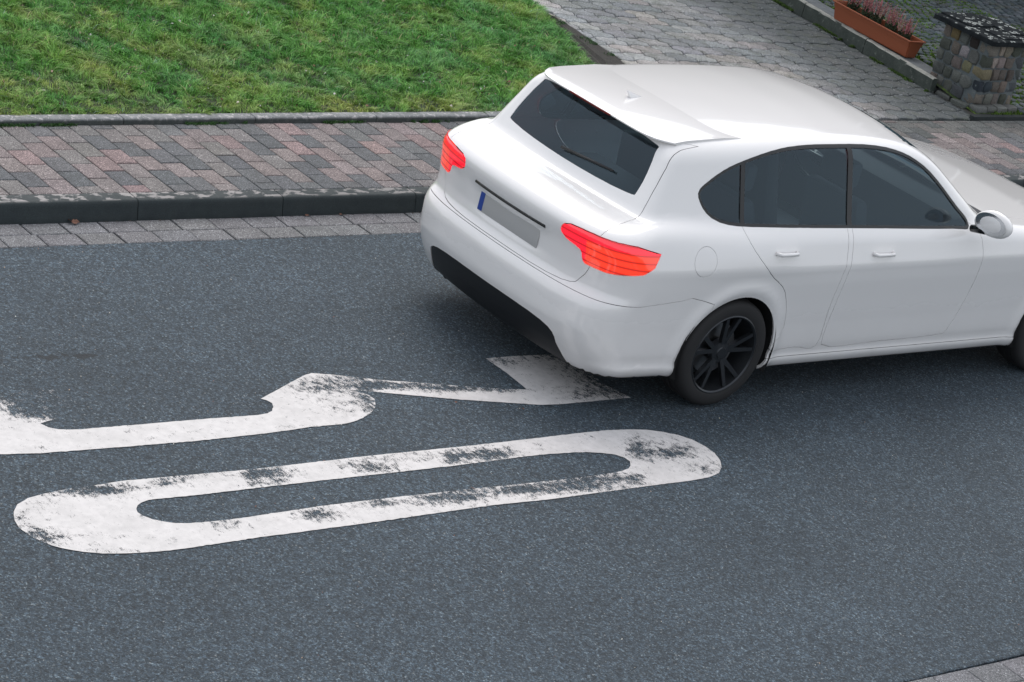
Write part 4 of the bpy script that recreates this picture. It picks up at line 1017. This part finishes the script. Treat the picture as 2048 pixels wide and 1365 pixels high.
def build_car(loc):
    V, Q = surface_net()
    bm = bmesh.new(); bv = [bm.verts.new(p) for p in V]
    for q in Q:
        if len(set(q)) == 4:
            try: bm.faces.new([bv[i] for i in q])
            except ValueError: pass
    bm.normal_update()
    z = ZS
    # outlines in the side view (x, z)
    dlo = sp([(.47, 1.135 * z), (.60, 1.035 * z), (1.00, 1.012 * z), (1.8, .990 * z), (2.45, .972 * z), (2.63, .972 * z), (2.52, 1.06 * z), (2.22, 1.265 * z), (1.92, 1.352 * z), (1.45, 1.368 * z), (1.05, 1.352 * z), (.72, 1.285 * z), (.53, 1.20 * z)], 5)
    trim = offs(dlo, .014)
    doorF = sp([(1.615, .315 * z), (1.60, .60 * z), (1.615, 1.02 * z), (1.64, 1.20 * z), (1.95, 1.20 * z), (2.24, 1.16 * z), (2.60, 1.00 * z), (2.735, .90 * z), (2.76, .60 * z), (2.70, .36 * z), (2.60, .315 * z), (2.1, .305 * z)], 4)
    doorR = sp([(1.18, .315 * z), (1.24, .45 * z), (1.14, .66 * z), (.96, .78 * z), (.78, .94 * z), (.75, 1.06 * z), (.82, 1.18 * z), (1.10, 1.20 * z), (1.45, 1.20 * z), (1.595, 1.20 * z), (1.575, 1.02 * z), (1.56, .60 * z), (1.575, .315 * z), (1.4, .312 * z)], 4)
    # keep both doors from overlapping by a straight B pillar shut line
    doorF = [(max(a, 1.602), b) for a, b in doorF]; doorR = [(min(a, 1.598), b) for a, b in doorR]
    flap = circ(.455, .855 * z, .078, 28)
    archR = circ(AXR, WZ + .008, .352, 44); archF = circ(AXF, WZ + .008, .352, 44)
    lampS = [(-.40, .755 * z), (-.10, .755 * z), (.05, .79 * z), (.11, .83 * z), (.145, .895 * z), (.0, .925 * z), (-.40, .93 * z)]
    # rear view (y, z)
    lampR = sp([(.47, .915 * z), (.42, .87 * z), (.46, .835 * z), (.56, .815 * z), (.585, .765 * z), (.65, .745 * z), (.80, .745 * z), (.96, .75 * z), (1.02, .84 * z), (.96, .93 * z), (.75, .925 * z)], 3)
    gate = sp([(-.50, .628 * z), (0, .622 * z), (.50, .628 * z), (.60, .68 * z), (.645, .80 * z), (.655, .95 * z), (.635, 1.04 * z), (.575, 1.32 * z), (.50, 1.368 * z), (0, 1.378 * z), (-.50, 1.368 * z), (-.575, 1.32 * z), (-.635, 1.04 * z), (-.655, .95 * z), (-.645, .80 * z), (-.60, .68 * z)], 4)
    rglass = sp([(-.47, 1.085 * z), (0, 1.075 * z), (.47, 1.085 * z), (.535, 1.12 * z), (.49, 1.30 * z), (.43, 1.335 * z), (0, 1.352 * z), (-.43, 1.335 * z), (-.49, 1.30 * z), (-.535, 1.12 * z)], 4)
    wscr = sp([(-.66, .995 * z), (0, .985 * z), (.66, .995 * z), (.70, 1.03 * z), (.575, 1.32 * z), (.50, 1.375 * z), (0, 1.392 * z), (-.50, 1.375 * z), (-.575, 1.32 * z), (-.70, 1.03 * z)], 4)
    bump = [(-.50, .05), (-.50, .612 * z), (.10, .612 * z), (.36, .640 * z), (.44, .655 * z), (.60, .62 * z), (.60, .05)]
    skirt = [(1.0, .05), (1.0, .262 * z), (3.45, .262 * z), (3.45, .05)]
    bumpF = [(3.82, .05), (3.82, .62 * z), (4.05, .66 * z), (4.8, .66 * z), (4.8, .05)]
    diff = sp([(-.50, .12), (-.56, .30 * z), (-.46, .385 * z), (0, .40 * z), (.46, .385 * z), (.56, .30 * z), (.50, .12)], 4)
    hl = sp([(.46, .60 * z), (.60, .60 * z), (.80, .64 * z), (.86, .72 * z), (.78, .745 * z), (.55, .70 * z), (.44, .66 * z)], 4)
    kid = sp([(.03, .50 * z), (.28, .52 * z), (.33, .60 * z), (.29, .665 * z), (.04, .675 * z)], 4)
    intake = sp([(-.55, .24 * z), (0, .23 * z), (.55, .24 * z), (.62, .34 * z), (.50, .42 * z), (0, .43 * z), (-.50, .42 * z), (-.62, .34 * z)], 4)
    hood = sp([(2.93, -.60), (2.90, 0), (2.93, .60), (3.2, .665), (4.0, .60), (4.26, .48), (4.32, 0), (4.26, -.48), (4.0, -.60), (3.2, -.665)], 4)
    AX = {'side': (0, 2), 'rear': (1, 2), 'top': (0, 1)}
    def cut(view, poly, flt):
        a, b = AX[view]; n = len(poly)
        for i in range(n):
            p, q = poly[i], poly[(i + 1) % n]
            if abs(p[0] - q[0]) + abs(p[1] - q[1]) < 1e-5: continue
            lo = (min(p[0], q[0]) - .006, min(p[1], q[1]) - .006); hi = (max(p[0], q[0]) + .006, max(p[1], q[1]) + .006)
            fs = [f for f in bins(view, lo, hi) if f.is_valid and flt(f.calc_center_median(), f.normal) and
                  max(v.co[a] for v in f.verts) >= lo[0] and min(v.co[a] for v in f.verts) <= hi[0] and max(v.co[b] for v in f.verts) >= lo[1] and min(v.co[b] for v in f.verts) <= hi[1]]
            if not fs: continue
            co = Vector((0, 0, 0)); co[a], co[b] = p; no = Vector((0, 0, 0)); no[a] = -(q[1] - p[1]); no[b] = q[0] - p[0]; no.normalize()
            geom = list(fs) + list({e for f in fs for e in f.edges}) + list({v for f in fs for v in f.verts})
            bmesh.ops.bisect_plane(bm, geom=geom, dist=.0006, plane_co=co, plane_no=no)
    cache = {}
    def bins(view, lo, hi):
        return [f for f in bm.faces]
    # a spatial prefilter for speed
    def bins(view, lo, hi):
        a, b = AX[view]; key = view
        if key not in cache or cache[key][0] != len(bm.faces):
            fl = list(bm.faces); cache[key] = (len(bm.faces), fl, np.array([[f.calc_center_median()[a], f.calc_center_median()[b]] for f in fl]))
        _, fl, C = cache[key]; m = (C[:, 0] > lo[0] - .04) & (C[:, 0] < hi[0] + .04) & (C[:, 1] > lo[1] - .04) & (C[:, 1] < hi[1] + .04)
        return [fl[i] for i in np.nonzero(m)[0]]
    sideF = lambda c, n: abs(c.y) > .40 and abs(n.y) > .25
    wide = lambda c, n: abs(c.y) > .55
    rearF = lambda c, n: c.x < .50 and n.x < -.05
    lampF = lambda c, n: c.x < .42 and abs(c.y) > .40
    wsF = lambda c, n: 2.1 < c.x < 3.1 and n.x > .2
    frontF = lambda c, n: c.x > 3.7 and n.x > .15
    hoodF = lambda c, n: c.x > 2.7 and n.z > .35
    for v_, p_, f_ in [('side', dlo, sideF), ('side', trim, sideF), ('side', [(1.582, .95), (1.582, 1.46), (1.622, 1.46), (1.622, .95)], sideF), ('side', [(.745, .95), (.745, 1.46), (.775, 1.46), (.775, .95)], sideF), ('side', doorF, sideF), ('side', doorR, sideF), ('side', flap, lambda c, n: c.y < -.5), ('side', archR, wide), ('side', archF, wide),
                       ('side', lampS, lampF), ('rear', lampR, lampF), ('rear', [(-a, b) for a, b in lampR], lampF), ('rear', gate, rearF), ('rear', rglass, rearF), ('rear', wscr, wsF),
                       ('side', bump, lambda c, n: c.x < .7), ('side', skirt, lambda c, n: 0.9 < c.x < 3.6), ('side', bumpF, lambda c, n: c.x > 3.5), ('rear', diff, rearF),
                       ('rear', hl, frontF), ('rear', [(-a, b) for a, b in hl], frontF), ('rear', kid, frontF), ('rear', [(-a, b) for a, b in kid], frontF), ('rear', intake, frontF), ('top', hood, hoodF)]:
        cut(v_, p_, f_)
    bm.normal_update(); fl = list(bm.faces); C = np.array([f.calc_center_median() for f in fl]); N = np.array([f.normal for f in fl])
    x, y, zz = C[:, 0], C[:, 1], C[:, 2]; lab = np.array(['body'] * len(fl), dtype=object)
    sd = (np.abs(y) > .40) & (np.abs(N[:, 1]) > .25); rr_ = (x < .50) & (N[:, 0] < -.05)
    inn = lambda u, v, p: inpoly(u, v, p)
    lab[inn(x, zz, bump) & (x < .7)] = 'rear_bumper'; lab[inn(x, zz, skirt) & (np.abs(y) > .6)] = 'side_skirt'; lab[inn(x, zz, bumpF)] = 'front_bumper'
    lab[(N[:, 2] < -.75) & (zz < .30)] = 'underbody'
    lab[sd & inn(x, zz, doorF)] = 'front_door'; lab[sd & inn(x, zz, doorR)] = 'rear_door'
    lab[(y < -.5) & (lab == 'body') & inn(x, zz, flap)] = 'fuel_flap'
    lab[rr_ & inn(y, zz, gate)] = 'tailgate'; lab[rr_ & inn(y, zz, rglass)] = 'rear_window'
    lab[rr_ & inn(y, zz, diff)] = 'diffuser'
    lab[(2.1 < x) & (x < 3.1) & (N[:, 0] > .2) & inn(y, zz, wscr)] = 'windscreen'
    ay = np.abs(y); lampm = (x < .42) & (ay > .40) & inn(ay, zz, lampR) & inn(x, zz, lampS); lab[lampm] = 'tail_light'
    fm = (x > 3.7) & (N[:, 0] > .15); lab[(x > 2.7) & (N[:, 2] > .35) & inn(x, y, hood)] = 'bonnet'
    lab[fm & inn(ay, zz, hl)] = 'headlight'; lab[fm & inn(ay, zz, kid)] = 'grille'; lab[fm & inn(y, zz, intake)] = 'air_intake'
    lab[sd & inn(x, zz, trim)] = 'window_trim'; lab[sd & inn(x, zz, dlo)] = 'side_window'
    # pillars between the side panes
    pil_ = ((x > 1.582) & (x < 1.622)) | ((x > .745) & (x < .775))
    lab[sd & inn(x, zz, dlo) & pil_] = 'window_trim'
    ar = (np.abs(y) > .55) & (inn(x, zz, archR) | inn(x, zz, archF)); lab[ar] = 'gone'
    # ---- materials
    white = plain('white_car_paint', (.83, .815, .815), .30, coat=1.0)
    wm = Mat('white_car_paint_dusty'); wz_ = wm.sep()[2]
    dk = wm.math('MULTIPLY', wm.ramp(wz_, [(.14, .50), (.30, .18), (.62, .0)]), wm.ramp(wm.noise(3.5, 6, .6), [(.25, .2), (.75, .9)]))
    wm.color(wm.mix(dk, (.83, .815, .81), (.42, .40, .37))); wm.rough(wm.ramp(dk, [(0, .26), (.6, .6)])); wm.set(Coat_Weight=1.0, Coat_Roughness=.03); white = wm.m
    black = plain('black_plastic', (.012, .013, .015), .45); gloss = plain('gloss_black', (.008, .009, .010), .15)
    rubber = plain('tyre_rubber', (.014, .014, .015), .75); dark = plain('dark_underside', (.010, .010, .011), .9)
    alloy = plain('dark_alloy', (.040, .044, .05), .30, .6); steel = plain('brushed_steel', (.30, .30, .31), .35, 1.0)
    cloth = plain('dark_upholstery', (.05, .052, .058), .85); chrome = plain('chrome', (.55, .56, .58), .12, 1.0)
    def glass(name, tint):
        m = bpy.data.materials.new(name); m.use_nodes = True; n = m.node_tree.nodes; l = m.node_tree.links; n.clear()
        o = n.new('ShaderNodeOutputMaterial'); mx = n.new('ShaderNodeMixShader'); t = n.new('ShaderNodeBsdfTransparent'); g = n.new('ShaderNodeBsdfGlossy'); fr = n.new('ShaderNodeFresnel')
        t.inputs[0].default_value = (*tint, 1); g.inputs['Roughness'].default_value = .015; g.inputs[0].default_value = (.70, .88, 1, 1); fr.inputs[0].default_value = 1.6
        l.new(fr.outputs[0], mx.inputs[0]); l.new(t.outputs[0], mx.inputs[1]); l.new(g.outputs[0], mx.inputs[2]); l.new(mx.outputs[0], o.inputs[0]); return m
    gl = glass('tinted_glass', (.58, .72, .78)); gl2 = glass('clear_glass', (.86, .92, .92))
    lm = Mat('tail_light_lens'); px_ = lm.n.new('ShaderNodeTexCoord').outputs['Object']; s3 = lm.sep(px_)
    zl = lm.math('MULTIPLY', s3[2], 1.0); 
    stripe = lm.ramp(lm.math('FRACT', lm.math('MULTIPLY', zl, 26.0)), [(.0, .25), (.25, 1.0), (.75, 1.0), (1.0, .25)])
    warm = lm.math('MULTIPLY', lm.math('LESS_THAN', s3[2], .885 * z), lm.math('GREATER_THAN', lm.math('ABSOLUTE', s3[1]), .60))
    ce = lm.mix(warm, (1.0, .014, .035), (1.0, .050, .018)); ce = lm.mix(1.0, ce, stripe, 'MULTIPLY')
    lm.l.new(ce, lm.b.inputs['Emission Color']); lm.b.inputs['Emission Strength'].default_value = .85
    lm.set(Base_Color=(.45, .008, .012, 1), Roughness=.12, Coat_Weight=1.0)
    mats = dict(fuel_flap=white, body=white, rear_bumper=white, side_skirt=white, front_bumper=white, underbody=dark, front_door=white, rear_door=white, tailgate=white, rear_window=gl, diffuser=black, windscreen=gl2,
                tail_light=lm.m, bonnet=white, headlight=gl2, grille=gloss, air_intake=black, window_trim=gloss, side_window=gl)
    shift = dict(rear_window=-.004, windscreen=-.003, side_window=-.006, window_trim=-.0015, tail_light=.003, diffuser=-.004)
    shrinkd = dict(tail_light=.004, fuel_flap=.0005, side_window=-.004, rear_window=-.001, windscreen=-.002, window_trim=.0003, underbody=0, body=.0016)
    depth = dict(side_window=.004, rear_window=.004, windscreen=.004)
    root = empty('car', loc)
    tag(root, 'white five-door hatchback driving away with red tail lights lit', 'car')
    made = {}
    def panel(name, idx, parent):
        vm = {}; vs = []; fs = []
        for i in idx:
            f = fl[i]; r_ = []
            for v in f.verts:
                if v.index not in vm: vm[v.index] = len(vs); vs.append(v.co.copy())
                r_.append(vm[v.index])
            fs.append(r_)
        P_ = project(np.array(vs), 3); n_ = car_n(P_); n_ /= np.maximum(np.linalg.norm(n_, axis=1, keepdims=True), 1e-9)
        # border
        ec = {}
        for r_ in fs:
            for a, b in zip(r_, r_[1:] + r_[:1]): ec[(a, b)] = 1
        bd = [(a, b) for (a, b) in ec if (b, a) not in ec]
        inw = np.zeros_like(P_); 
        for a, b in bd:
            d = P_[b] - P_[a]; l = np.linalg.norm(d)
            if l < 1e-7: continue
            w_ = np.cross((n_[a] + n_[b]) / 2, d / l); inw[a] += w_ * l; inw[b] += w_ * l
        ln = np.linalg.norm(inw, axis=1, keepdims=True); inw = np.where(ln > 1e-9, inw / np.maximum(ln, 1e-9), 0)
        g_ = shrinkd.get(name, .0018); P2 = P_ + inw * g_ + n_ * shift.get(name, 0)
        dp = depth.get(name, .016)
        Vt = [tuple(p) for p in P2]; Nn = [tuple(v) for v in n_]; F_ = [list(r_) for r_ in fs]; LN = [[tuple(n_[i]) for i in r_] for r_ in fs]
        for a, b in bd:
            if np.linalg.norm(P2[b] - P2[a]) < 1e-6: continue
            k = len(Vt); q = [P2[b], P2[a], P2[a] - n_[a] * dp, P2[b] - n_[b] * dp]; Vt += [tuple(t_) for t_ in q]
            w_ = -(inw[a] + inw[b]); w_ = w_ / max(1e-9, np.linalg.norm(w_)); F_.append([k, k + 1, k + 2, k + 3]); LN.append([tuple(w_)] * 4)
        me = bpy.data.meshes.new(name); me.from_pydata(Vt, [], F_); me.materials.append(mats[name]); 
        for p_ in me.polygons: p_.use_smooth = True
        me.validate(clean_customdata=False)
        flat = [c_ for l_ in LN for c_ in l_]
        if len(flat) == len(me.loops): me.normals_split_custom_set(flat)
        o = obj(name, me, parent); return o
    for k, v in enumerate(bm.verts): v.index = k
    groups = []
    for name in sorted(set(lab) - {'gone'}):
        ids = np.nonzero(lab == name)[0]
        if name in ('body', 'underbody', 'tailgate', 'rear_bumper', 'front_bumper', 'bonnet', 'windscreen', 'rear_window', 'diffuser', 'air_intake', 'fuel_flap'): groups.append((name, list(ids)))
        elif name == 'side_window':
            for s_ in (-1, 1):
                for lo, hi in ((0, .76), (.76, 1.6), (1.6, 3)):
                    q = [i for i in ids if y[i] * s_ > 0 and lo <= x[i] < hi]; groups.append((name, q))
        else:
            for s_ in (-1, 1): groups.append((name, [i for i in ids if y[i] * s_ > 0]))
    gate_o = None; doors = {}
    order = {'tailgate': 0, 'front_door': 0, 'rear_door': 0}
    for name, ids in sorted(groups, key=lambda t: order.get(t[0], 1)):
        if not ids: continue
        par = root; sgn = 1 if np.mean(y[ids]) > 0 else -1
        if name == 'rear_window': par = made.get('tailgate', root)
        if name == 'side_window':
            mx_ = np.mean(x[ids]); par = made.get(('front_door' if mx_ > 1.6 else 'rear_door', sgn), root) if mx_ > .76 else root
        o = panel(name, ids, par)
        if name in ('front_door', 'rear_door'): made[(name, sgn)] = o
        if name == 'tailgate': made['tailgate'] = o
    bm.free()
    # ---- door handles, mirrors
    for s_ in (-1, 1):
        for nm, hx in (('front_door', 1.78), ('rear_door', .98)):
            hz = (.855 if nm == 'front_door' else .885) * z; P_ = project(np.array([[hx, s_ * .87, hz], [hx + .17, s_ * .87, hz]]), 12); mb = MB(); a, b = P_
            mb.tube([(a[0], a[1], a[2]), (a[0] + .02, a[1] + s_ * .026, a[2]), (b[0] - .02, b[1] + s_ * .026, b[2]), (b[0], b[1], b[2])], .011, 8)
            mb.build('handle', white, made.get((nm, s_), root), True)
        bm2 = bmesh.new(); bmesh.ops.create_uvsphere(bm2, u_segments=24, v_segments=14, radius=1)
        for v in bm2.verts:
            c = v.co; c.x = c.x if c.x > 0 else c.x * .45; v.co = Vector((c.x * .085, c.y * .125, c.z * .078)); v.co.z -= .012 * (v.co.y * s_ < 0) * abs(v.co.y) / .1
        me = bpy.data.meshes.new('mirror'); bm2.to_mesh(me); bm2.free(); me.materials.append(white)
        for p_ in me.polygons: p_.use_smooth = True
        mo = obj('mirror', me, root, (2.62, s_ * .97, 1.05 * z), (0, 0, -s_ * .12))
        MB().tube([(.0, -s_ * .03, -.05), (.01, -s_ * .13, -.085)], [.03, .022], 10).build('mirror_foot', gloss, mo, True)
        mp = [(-.031, .105 * math.cos(t), .060 * math.sin(t)) for t in np.linspace(0, 2 * math.pi, 25)[:-1]]
        obj('mirror_glass', mesh('mirror_glass', mp, [tuple(range(24))], chrome), mo)
    # ---- wheels
    def wheel(cx, s_):
        w = empty('wheel', (0, 0, 0)); w.parent = root; w.location = (cx, s_ * .755, WZ + .006)
        T = [(.205, -.095), (.245, -.104), (.285, -.106), (.304, -.098), (.316, -.080), (.3185, -.055), (.3185, -.052), (.3125, -.050), (.3125, -.045), (.3190, -.043), (.3195, -.012), (.3135, -.010), (.3135, .010), (.3195, .012), (.3190, .043), (.3125, .045), (.3125, .050), (.3185, .052), (.316, .080), (.304, .098), (.285, .106), (.245, .104), (.232, .100), (.232, -.09), (.205, -.095)]
        T = [(r_, y_ * s_) for r_, y_ in T]
        o = MB().lathe_y(T, 0, 0, 64).build('tyre', rubber, w, True, 40)
        Rm = [(.236, .100), (.228, .104), (.220, .098), (.214, .070), (.205, .03), (.200, -.08), (.214, -.095), (.236, -.098)]
        o = MB().lathe_y([(r_, y_ * s_) for r_, y_ in Rm], 0, 0, 64).build('rim', alloy, w, True, 40)
        mb = MB()
        for k in range(5):
            for dlt in (-.19, .19):
                a = 2 * math.pi * k / 5 + .3; r0, r1 = .050, .216; a0 = a + dlt * .35; a1 = a + dlt * 1.15
                p0 = Vector((math.cos(a0) * r0, 0, math.sin(a0) * r0)); p1 = Vector((math.cos(a1) * r1, 0, math.sin(a1) * r1)); d = (p1 - p0).normalized(); nn = Vector((-d.z, 0, d.x))
                b0, b1 = .014, .011; yo0, yo1 = .072 * s_, .096 * s_; th = .028 * s_
                vs = [p0 - nn * b0 + Vector((0, yo0, 0)), p0 + nn * b0 + Vector((0, yo0, 0)), p1 + nn * b1 + Vector((0, yo1, 0)), p1 - nn * b1 + Vector((0, yo1, 0))]
                vs += [v - Vector((0, th, 0)) - (nn * .004 if i in (1, 2) else -nn * .004) for i, v in enumerate(vs)]
                mb.add(vs, [(0, 1, 2, 3), (7, 6, 5, 4), (0, 4, 5, 1), (1, 5, 6, 2), (2, 6, 7, 3), (3, 7, 4, 0)])
        mb.lathe_y([(0.0, .080 * s_), (.030, .080 * s_), (.034, .074 * s_), (.062, .070 * s_), (.066, .060 * s_), (.066, .03 * s_)], 0, 0, 32)
        mb.build('spokes', alloy, w, False, bevel=0)
        MB().lathe_y([(.05, .012 * s_), (.150, .012 * s_), (.150, .0), (.05, 0)], 0, 0, 48).build('brake_disc', steel, w, True, 40)
        return w
    for cx in (AXR, AXF):
        for s_ in (-1, 1): wheel(cx, s_)
        # wheel wells: dark liners
        for s_ in (-1, 1):
            vs = []; n = 28; fs = []
            for k in range(n + 1):
                a = -.35 + (math.pi + .7) * k / n
                for yy in (.50, .868): vs.append((cx + .366 * math.cos(a), s_ * yy, WZ + .008 + .366 * math.sin(a)))
            for k in range(n): fs.append((2 * k, 2 * k + 1, 2 * k + 3, 2 * k + 2))
            c0 = len(vs); fs.append(tuple(2 * k for k in range(n + 1)))
            obj('wheel_liner', mesh('wheel_liner', vs, fs, dark), root)
    # ---- rear details
    pl_ = project(np.array([[-.19, 0, .745 * z]]), 10)[0]
    mb = MB().box(pl_[0] - .008, pl_[0] + .004, -.26, .26, .690 * z, .690 * z + .11); np_ = mb.build('number_plate', plain('plate_white', (.42, .42, .42), .4), made['tailgate'], bevel=.003)
    MB().box(pl_[0] - .0095, pl_[0] - .0081, .220, .256, .690 * z + .004, .690 * z + .106).build('plate_band', plain('plate_blue', (.02, .06, .30), .4), made['tailgate'])
    hp_ = project(np.array([[-.15, a_, .842 * z] for a_ in np.linspace(-.30, .30, 9)]), 10)
    MB().tube([tuple(a_) for a_ in hp_], .009, 8).build('gate_handle_trim', gloss, made['tailgate'], True)
    w0 = project(np.array([[.16, .05, 1.10 * z], [.2, -.34, 1.12 * z]]), 10)
    MB().tube([tuple(w0[0] + np.array((-.014, 0, 0))), tuple(w0[1] + np.array((-.016, 0, 0)))], [.010, .006], 8).build('rear_wiper', black, made['tailgate'], True)
    # roof spoiler over the rear window
    vs = []; fs = []; ny_ = 33; prof = None
    for a_ in range(ny_):
        yy = -.54 + 1.08 * a_ / (ny_ - 1); e_ = .050 * (abs(yy) / .54) ** 2 + .10 * (abs(yy) / .54) ** 8; q_ = []
        for xx in (.66, .52, .38, .26): q_.append((xx + e_, (roof_z(xx + e_, yy) + (.0005 if xx == .66 else .008)) * z))
        zt = roof_z(.16 + e_, yy) + .006
        q_ += [(.185 + e_, zt * z), (.174 + e_, (zt - .005) * z), (.175 + e_, (zt - .012) * z), (.19 + e_, (zt - .016) * z), (.29 + e_, (zt - .020) * z)]
        prof = len(q_); vs += [(u, yy, w_) for u, w_ in q_]
    for a_ in range(ny_ - 1):
        for b_ in range(prof - 1): fs.append((a_ * prof + b_, a_ * prof + b_ + 1, (a_ + 1) * prof + b_ + 1, (a_ + 1) * prof + b_))
    fs += [tuple(range(prof - 1, -1, -1)), tuple((ny_ - 1) * prof + k for k in range(prof))]
    me = mesh('spoiler', vs, fs, white, True); bm2 = bmesh.new(); bm2.from_mesh(me); bmesh.ops.recalc_face_normals(bm2, faces=bm2.faces)
    for e_ in bm2.edges:
        if len(e_.link_faces) == 2 and e_.calc_face_angle(0) > .9: e_.smooth = False
    bm2.to_mesh(me); bm2.free(); spo = obj('spoiler', me, root)
    MB().box(.1735, .182, -.17, .17, 1.3735 * z, 1.3805 * z).build('brake_light_strip', plain('brake_strip', (.15, .005, .005), .3), spo)
    for yy in (.40, .48):
        MB().lathe_y([(.034, -.06), (.036, .0), (.033, .002), (.030, -.004), (.028, -.06)], 0, 0, 24).build('tailpipe', chrome, root, True, 40)
        o = [o_ for o_ in root.children if o_.name.startswith('tailpipe')][-1]; o.rotation_euler = (0, 0, math.pi / 2); o.location = (-.075, yy, .235)
    bm2 = bmesh.new(); bmesh.ops.create_cube(bm2, size=1)
    for v in bm2.verts: v.co = Vector((v.co.x * .14 - (v.co.z > 0) * .035 * 1.0 + (0), v.co.y * (.034 if v.co.z < 0 else .008), (v.co.z + .5) * .048 * (1 if v.co.x < 0 or v.co.z < 0 else .15)))
    bmesh.ops.bevel(bm2, geom=list(bm2.edges), offset=.004, segments=2, affect='EDGES'); me = bpy.data.meshes.new('aerial_fin'); bm2.to_mesh(me); bm2.free(); me.materials.append(white)
    r_ = project(np.array([[.52, 0, 1.46]]), 14)[0]; obj('aerial_fin', me, root, (.52, 0, r_[2] - .003))
    # ---- interior
    MB().box(.35, 3.0, -.70, .70, .30, .34).build('floor', cloth, root)
    MB().box(.22, .95, -.62, .62, .34, .86 * z).build('luggage_cover', cloth, root, bevel=.02)
    def seat(x0, yc, w_, rear=False):
        mb = MB(); mb.box(x0, x0 + .50, yc - w_ / 2, yc + w_ / 2, .40, .56)
        bk = [(x0 - .02, .50), (x0 + .12, .50), (x0 - .06, 1.08), (x0 - .16, 1.08)]
        vs = [(a, yc + s_ * w_ / 2 * (1 if b < .9 else .86), b) for s_ in (-1, 1) for a, b in bk]; mb.add(vs, [(0, 1, 2, 3), (7, 6, 5, 4), (0, 4, 5, 1), (1, 5, 6, 2), (2, 6, 7, 3), (3, 7, 4, 0)])
        st_ = mb.build('seat', cloth, root, bevel=.03)
        for hy in ((yc,) if not rear else (yc - .38, yc, yc + .38)):
            MB().box(x0 - .175, x0 - .085, hy - .13, hy + .13, 1.12, 1.28).build('headrest', cloth, st_, bevel=.03)
    seat(2.02, .37, .50); seat(2.02, -.37, .50); seat(1.15, 0, 1.22, True)
    MB().box(2.62, 3.0, -.70, .70, .55, .97 * z).build('dashboard', cloth, root, bevel=.04)
    mb = MB(); c_ = Vector((2.50, .37, .93 * z)); rg_ = []
    for k in range(25):
        a = 2 * math.pi * k / 24; rg_.append(c_ + Vector((-.07 * math.sin(a) * 1.0, .185 * math.cos(a), .17 * math.sin(a))))
    mb.tube(rg_, .014, 8, False); mb.tube([c_ - Vector((0, .18, 0)), c_ + Vector((0, .18, 0))], .02, 8); mb.tube([c_, c_ + Vector((.22, 0, -.10))], .035, 10); mb.build('steering_wheel', gloss, root, True)
    MB().box(2.40, 2.43, -.12, .12, 1.26 * z, 1.31 * z).build('inside_mirror', gloss, root, bevel=.008)
    return root
build_car((2.0, -1.94, 0.0))
